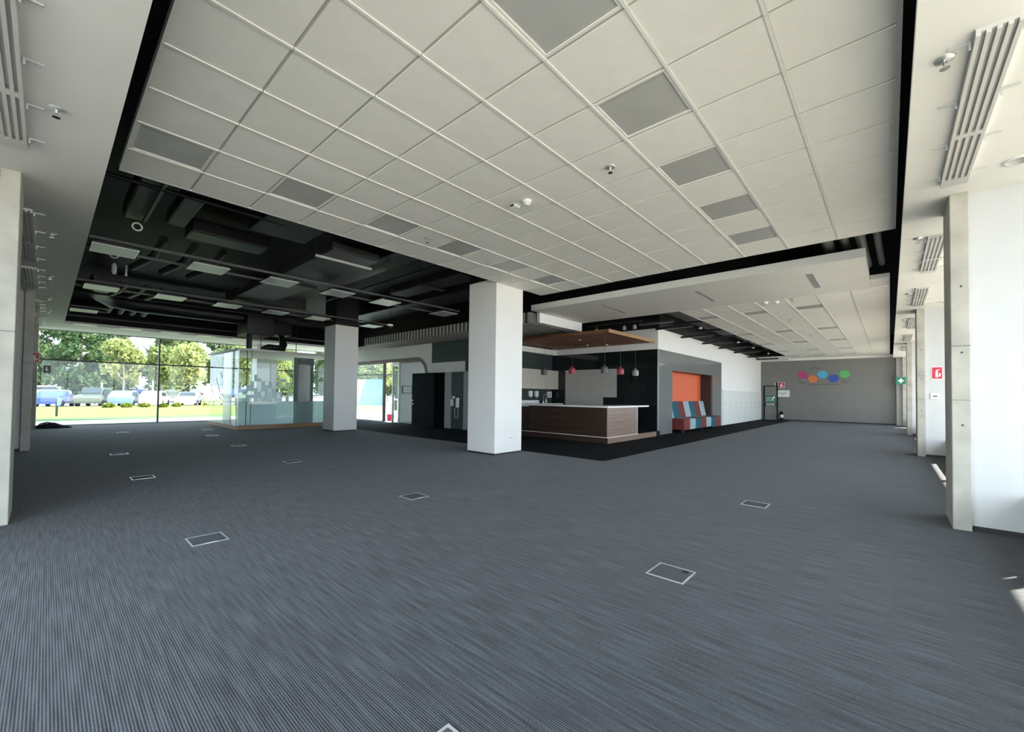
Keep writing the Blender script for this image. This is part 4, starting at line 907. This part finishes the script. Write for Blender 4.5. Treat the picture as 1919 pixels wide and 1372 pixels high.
# ------------------------------------------------------------------ OUTSIDE
def ground(name, x0, x1, y0, y1, z0, z1, m):
    o = MB().prism([(x0, y0, z0), (x0, y1, z1), (x0, y1, z1-.3), (x0, y0, z0-.3)], (x1-x0, 0, 0)).build(name, m); return struct(o)
ground('ground_paving', -40, 140, 21.86, 26.6, -.06, -.08, 'pavement')
ground('ground_grass', -40, 140, 26.6, 30.0, -.08, -.10, 'grass_near')
ground('ground_lawn', -40, 140, 30.0, 47.5, -.10, -.05, 'lawn')
ground('ground_car_park', -40, 140, 47.5, 68, -.30, -.25, 'asphalt')
ground('ground_road', -40, 140, 68, 145, -.25, .5, 'asphalt')
ground('ground_side', 30.1, 140, -1.63, 21.86, -.06, -.06, 'pavement')
ground('ground_yard', 14.62, 30.1, 12.1, 21.86, -.06, -.06, 'pavement')
ground('ground_entrance', 10.42, 14.62, 16.43, 21.86, -.06, -.06, 'pavement')
ground('ground_front_low_bounce', -40, 40, -10, -1.63, -.15, -.15, 'low_bounce_ground')  # added unseen dark strip, less bounce onto fins and soffit
ground('ground_front', -40, 40, -60, -10, -.15, -.15, 'pavement')
ground('ground_left_low_bounce', -10, -1.63, -1.63, 21.86, -.15, -.15, 'low_bounce_ground')  # same added dark strip along the left facade
ground('ground_left', -40, -10, -1.63, 21.86, -.15, -.15, 'pavement')
def make_car(name, kind):
    """car along +X, centred, base z=0; returns meshes"""
    L_ = 4.3; Wd = 1.76
    if kind == 'suv': body = [(-2.15,.32),(-2.15,.95),(-2.0,1.05),(-1.75,1.72),(-1.2,1.78),(.4,1.76),(1.0,1.15),(2.0,1.0),(2.15,.8),(2.15,.32)]; win = [(-1.85,1.12),(-1.62,1.64),(.32,1.66),(.85,1.14)]
    elif kind == 'hatch': body = [(-1.95,.28),(-2.0,.85),(-1.9,1.0),(-1.35,1.46),(-.7,1.52),(.35,1.46),(1.05,.98),(1.9,.82),(2.05,.62),(2.05,.28)]; win = [(-1.6,1.02),(-1.25,1.38),(.3,1.39),(.85,1.0)]
    else: body = [(-2.2,.28),(-2.25,.8),(-2.1,.98),(-1.4,1.02),(-.95,1.40),(-.2,1.46),(.45,1.40),(1.15,.98),(2.05,.82),(2.2,.6),(2.2,.28)]; win = [(-1.15,1.02),(-.82,1.33),(.4,1.34),(.95,1.0)]
    b = MB(); n = len(body)
    # loft with inset roof for tumblehome
    rows = []
    for s in (-1, 1):
        for (x, z) in body: rows.append((x, s*(Wd/2-(.16 if z > 1.1 else 0)), z))
    f = [tuple(range(n)), tuple(reversed(range(n, 2*n)))]+[(i, n+i, n+(i+1) % n, (i+1) % n) for i in range(n)]
    b.add(rows, f)
    g = MB()
    for s in (-1, 1):
        y0 = s*(Wd/2-.02); y1 = s*(Wd/2-.145)
        pts = [(win[0][0], y0, win[0][1]), (win[1][0], y1, win[1][1]), (win[2][0], y1, win[2][1]), (win[3][0], y0, win[3][1])]
        g.prism(pts, (0, s*.012, 0))
    (xa, za), (xb, zb) = ((.45, 1.36), (1.05, 1.02)) if kind != 'suv' else ((.48, 1.70), (.98, 1.2))
    g.prism([(xa, -.62, za+.03), (xa, .62, za+.03), (xb, .7, zb+.03), (xb, -.7, zb+.03)], (.02, 0, .02))
    w = MB()
    for x in (-1.3, 1.35):
        for s in (-1, 1): w.cyl((x, s*(Wd/2-.2), .32), (x, s*(Wd/2+.01), .32), .32, 18)
    return b, g, w
def car(kind, m, x, y, z, rot, label):
    t = empty('parked_car', (x, y, z)); tag(t, label, 'car', 'parked cars')
    for part, mb, mt in zip(('body', 'window_glass', 'wheels'), make_car('', kind), (m, 'car_glass', 'rubber')):
        c, s = math.cos(rot), math.sin(rot)
        mb.v = [(x+px*c-py*s, y+px*s+py*c, z+pz) for px, py, pz in mb.v]
        mb.build(part, mt, t)
for kind, m, px, rot, l in (('sedan', 'car_blue', 100, 1.3, 'blue sedan parked behind the lawn beside the concrete column'), ('suv', 'car_grey', 163, 4.4, 'dark grey estate car parked behind the lawn'), ('hatch', 'car_sky', 217, 1.25, 'light blue hatchback parked beside the dark grey estate car'), ('hatch', 'car_white', 271, 1.25, 'white hatchback parked behind the lawn near the mullion'), ('sedan', 'car_silver', 340, 4.38, 'silver sedan parked behind the shrubs'), ('hatch', 'car_white', 396, 1.25, 'white hatchback parked beside the silver sedan'), ('sedan', 'car_grey', 470, 1.25, 'dark sedan parked behind the glass showcase'), ('sedan', 'car_white', 540, 1.25, 'white sedan parked beyond the glass showcase')):
    y = 55.5; x = y*(px-87)/(410-87)*.238
    car(kind, m, x, y, -.28, rot, l)
for kind, m, px, rot, l in (('suv', 'car_white', 96, 0, 'white sport utility car on the far road'), ('sedan', 'car_white', 174, 0, 'white sedan on the far road near the signpost'), ('sedan', 'car_navy', 238, math.pi, 'navy sedan on the far road under the trees'), ('sedan', 'car_grey', 302, 0, 'grey sedan on the far road'), ('hatch', 'car_grey', 351, 1.57, 'grey hatchback on the far road by the pale trunk'), ('sedan', 'car_red', 397, math.pi, 'red sedan on the far road'), ('suv', 'car_blue', 462, 0, 'blue van on the far road beyond the showcase'), ('sedan', 'car_white', 530, 0, 'white car on the far road beyond the showcase')):
    y = 100; x = y*(px-87)/(410-87)*.238
    car(kind, m, x, y, .07, rot, l)
# post and rail fence
fe = empty('rail_fence', (8, 62, -.26)); tag(fe, 'low dark post and rail fence between the two rows of cars', 'fence')
MB().box((-8, 61.97, .50), (45, 62.03, .58)).build('top_rail', 'mullion', fe); MB().box((-8, 61.97, -.05), (45, 62.03, .02)).build('lower_rail', 'mullion', fe)
pp = None
for k in range(15):
    x = -7+k*3.5
    if pp is None: pp = MB().box((x-.06, 61.93, -.26), (x+.06, 62.07, .62)).build('fence_post', 'mullion', fe)
    else: copy_to(pp, (x, 62, WL[pp.name].z), fe)
# signpost on lawn and lamp posts
o = empty('sign_post', (.38, 31.5, -.1)); tag(o, 'slim dark wayfinding post on the lawn by the window', 'sign post')
bx('post', (.34, 31.45, -.1), (.43, 31.55, .8), 'mullion', o); bx('panel', (.38, 31.44, .45), (.52, 31.45, .85), 'car_sky', o)
for px, h, l in ((174, 2.1, 'short white post on the far road'), (266, 3.2, 'tall white post on the far road')):
    y = 84; x = y*(px-87)/323*.238
    o = empty('road_post', (x, y, -.05)); tag(o, l, 'post')
    MB().cyl((x, y, -.05), (x, y, h), .10, 10).build('shaft', 'white_plastic', o); MB().lathe([(0, .22), (.09, .2), (.12, .08), (.1, 0)], (x, y, h), 12).build('cap', 'white_plastic', o)
# trees
def crown_mesh(name, blobs, n, size, m, seed):
    rr = random.Random(seed); b = MB(); tot = sum(bl[3]**2 for bl in blobs)
    for bl in blobs:
        for _ in range(int(n*bl[3]**2/tot)):
            u = rr.uniform(-1, 1); a = rr.uniform(0, 2*math.pi); q = math.sqrt(1-u*u)
            rad = bl[3]*(rr.random()**.35)*rr.uniform(.85, 1.12)
            c = Vector((bl[0]+rad*q*math.cos(a), bl[1]+rad*q*math.sin(a), bl[2]+rad*u*.85))
            d = Vector((rr.gauss(0, 1), rr.gauss(0, 1), rr.gauss(0, 1))).normalized(); t = d.orthogonal().normalized(); w = d.cross(t)
            s = size*rr.uniform(.5, 1.2)
            b.add([c+t*s, c+w*s*.7, c-t*s, c-w*s*.7], [(0, 1, 2, 3)])
    return b
def blobs(rr, R_, h0, h1, k):
    out = []
    for i in range(k):
        f = rr.random(); z = h0+(h1-h0)*f; sp = R_*(1-.55*abs(f-.35)/.65)
        a = rr.uniform(0, 6.28); d = sp*rr.uniform(.1, .75)
        out.append((d*math.cos(a), d*math.sin(a), z, R_*rr.uniform(.35, .55)))
    return out
def tree_proto(name, seed, h, R_, n, size, lm, bm_, h0=.22):
    rr = random.Random(seed); b = crown_mesh(name, blobs(rr, R_, h*h0, h*.9, 12), n, size, lm, seed)
    me = MB(); me.tube([(0, 0, 0), (.1*rr.uniform(-1, 1), 0, h*.3), (.3*rr.uniform(-1, 1), .2*rr.uniform(-1, 1), h*.6), (.2, 0, h*.8)], [h*.018, h*.014, h*.010, h*.004], 8)
    for k in range(4):
        a = rr.uniform(0, 6.28); z = h*rr.uniform(.3, .5)
        me.tube([(0, 0, z), (R_*.25*math.cos(a), R_*.25*math.sin(a), z+h*.1), (R_*.6*math.cos(a), R_*.6*math.sin(a), z+h*.25)], [h*.009, h*.007, h*.003], 6)
    return b, me, lm, bm_
def plant_tree(pr, x, y, z, label, group, cache={}):
    key = id(pr[0])
    t = empty('tree', (x, y, z)); tag(t, label, 'tree', group)
    if key not in cache:
        c = MB(); c.v = [(x+a, y+b, z+d) for a, b, d in pr[0].v]; c.f = pr[0].f; c.m = pr[0].m; c.sm = pr[0].sm
        k = MB(); k.v = [(x+a, y+b, z+d) for a, b, d in pr[1].v]; k.f = pr[1].f; k.m = pr[1].m; k.sm = pr[1].sm
        cache[key] = (c.build('crown', pr[2], t, (x, y, z)), k.build('trunk', pr[3], t, (x, y, z)))
    else:
        for o in cache[key]:
            c = copy_to(o, (x, y, z), t); c.rotation_euler.z = R.uniform(0, 6.28); s = R.uniform(.88, 1.12); c.scale = (s, s, s)
far_p = [tree_proto('far', 11+i, 17, 5.2, 4200, .42, 'leaf_far', 'bark', .10) for i in range(3)]
k = 0
for row, y in ((0, 112), (1, 123.5), (2, 135)):
    for x in range(-8+row*4, 96, 12):
        plant_tree(far_p[k % 3], x+R.uniform(-.5, .5), y+R.uniform(-.4, .4), .3+row*.06, 'tall dense green tree in the wood beyond the far road', 'wood beyond the car park'); k += 1
near_p = [tree_proto('near', 41+i, 8.0, 2.9, 2600, .26, 'leaf_near', 'bark_pale', .42) for i in range(2)]
for px, y, l in ((345, 66, 'pale trunked yellow green tree standing before the far road'), (212, 70, 'small yellowish tree standing before the far road'), (285, 74, 'slender young tree by the window mullion before the far road'), (405, 70, 'leafy young tree before the far road beside the showcase'), (480, 66, 'leafy tree before the far road seen through the showcase'), (560, 68, 'yellow green tree before the far road seen through showcase glass')):
    plant_tree(near_p[k % 2], y*(px-87)/323*.238, y, -.25, l, 'young trees before the road'); k += 1
for x, y, l in ((30, 40, 'leafy tree outside the glass entrance'), (38, 58, 'leafy tree standing far outside the entrance')):
    plant_tree(near_p[k % 2], x, y, -.1, l, 'trees outside the entrance'); k += 1
# shrubs on the lawn edge
rs = random.Random(5)
for j, (x, y, s) in enumerate([(3.2+i*1.05, 43.5+rs.uniform(-.6, .6), rs.uniform(.28, .40)) for i in range(5)]+[(9.7, 42.8, .95), (12.4, 43, .38), (13.8, 43.2, .36)]):
    b = crown_mesh('s', [(0, 0, s*.5, s*.7), (s*.5, 0, s*.4, s*.5), (-s*.5, .1, s*.4, s*.5)], 220, .09, 'leaf_shrub', 90+j)
    t = empty('shrub', (x, y, -.08)); tag(t, 'low yellow green shrub at the edge of the lawn' if s < .6 else 'rounded yellow shrub before the white hatchback', 'shrub', 'lawn edge shrubs')
    b.v = [(x+a, y+c, -.08+d) for a, c, d in b.v]; b.build('foliage', 'leaf_shrub', t)
    MB().cyl((x, y, -.08), (x, y, -.08+s*.6), .02, 6).build('stem', 'bark', t)
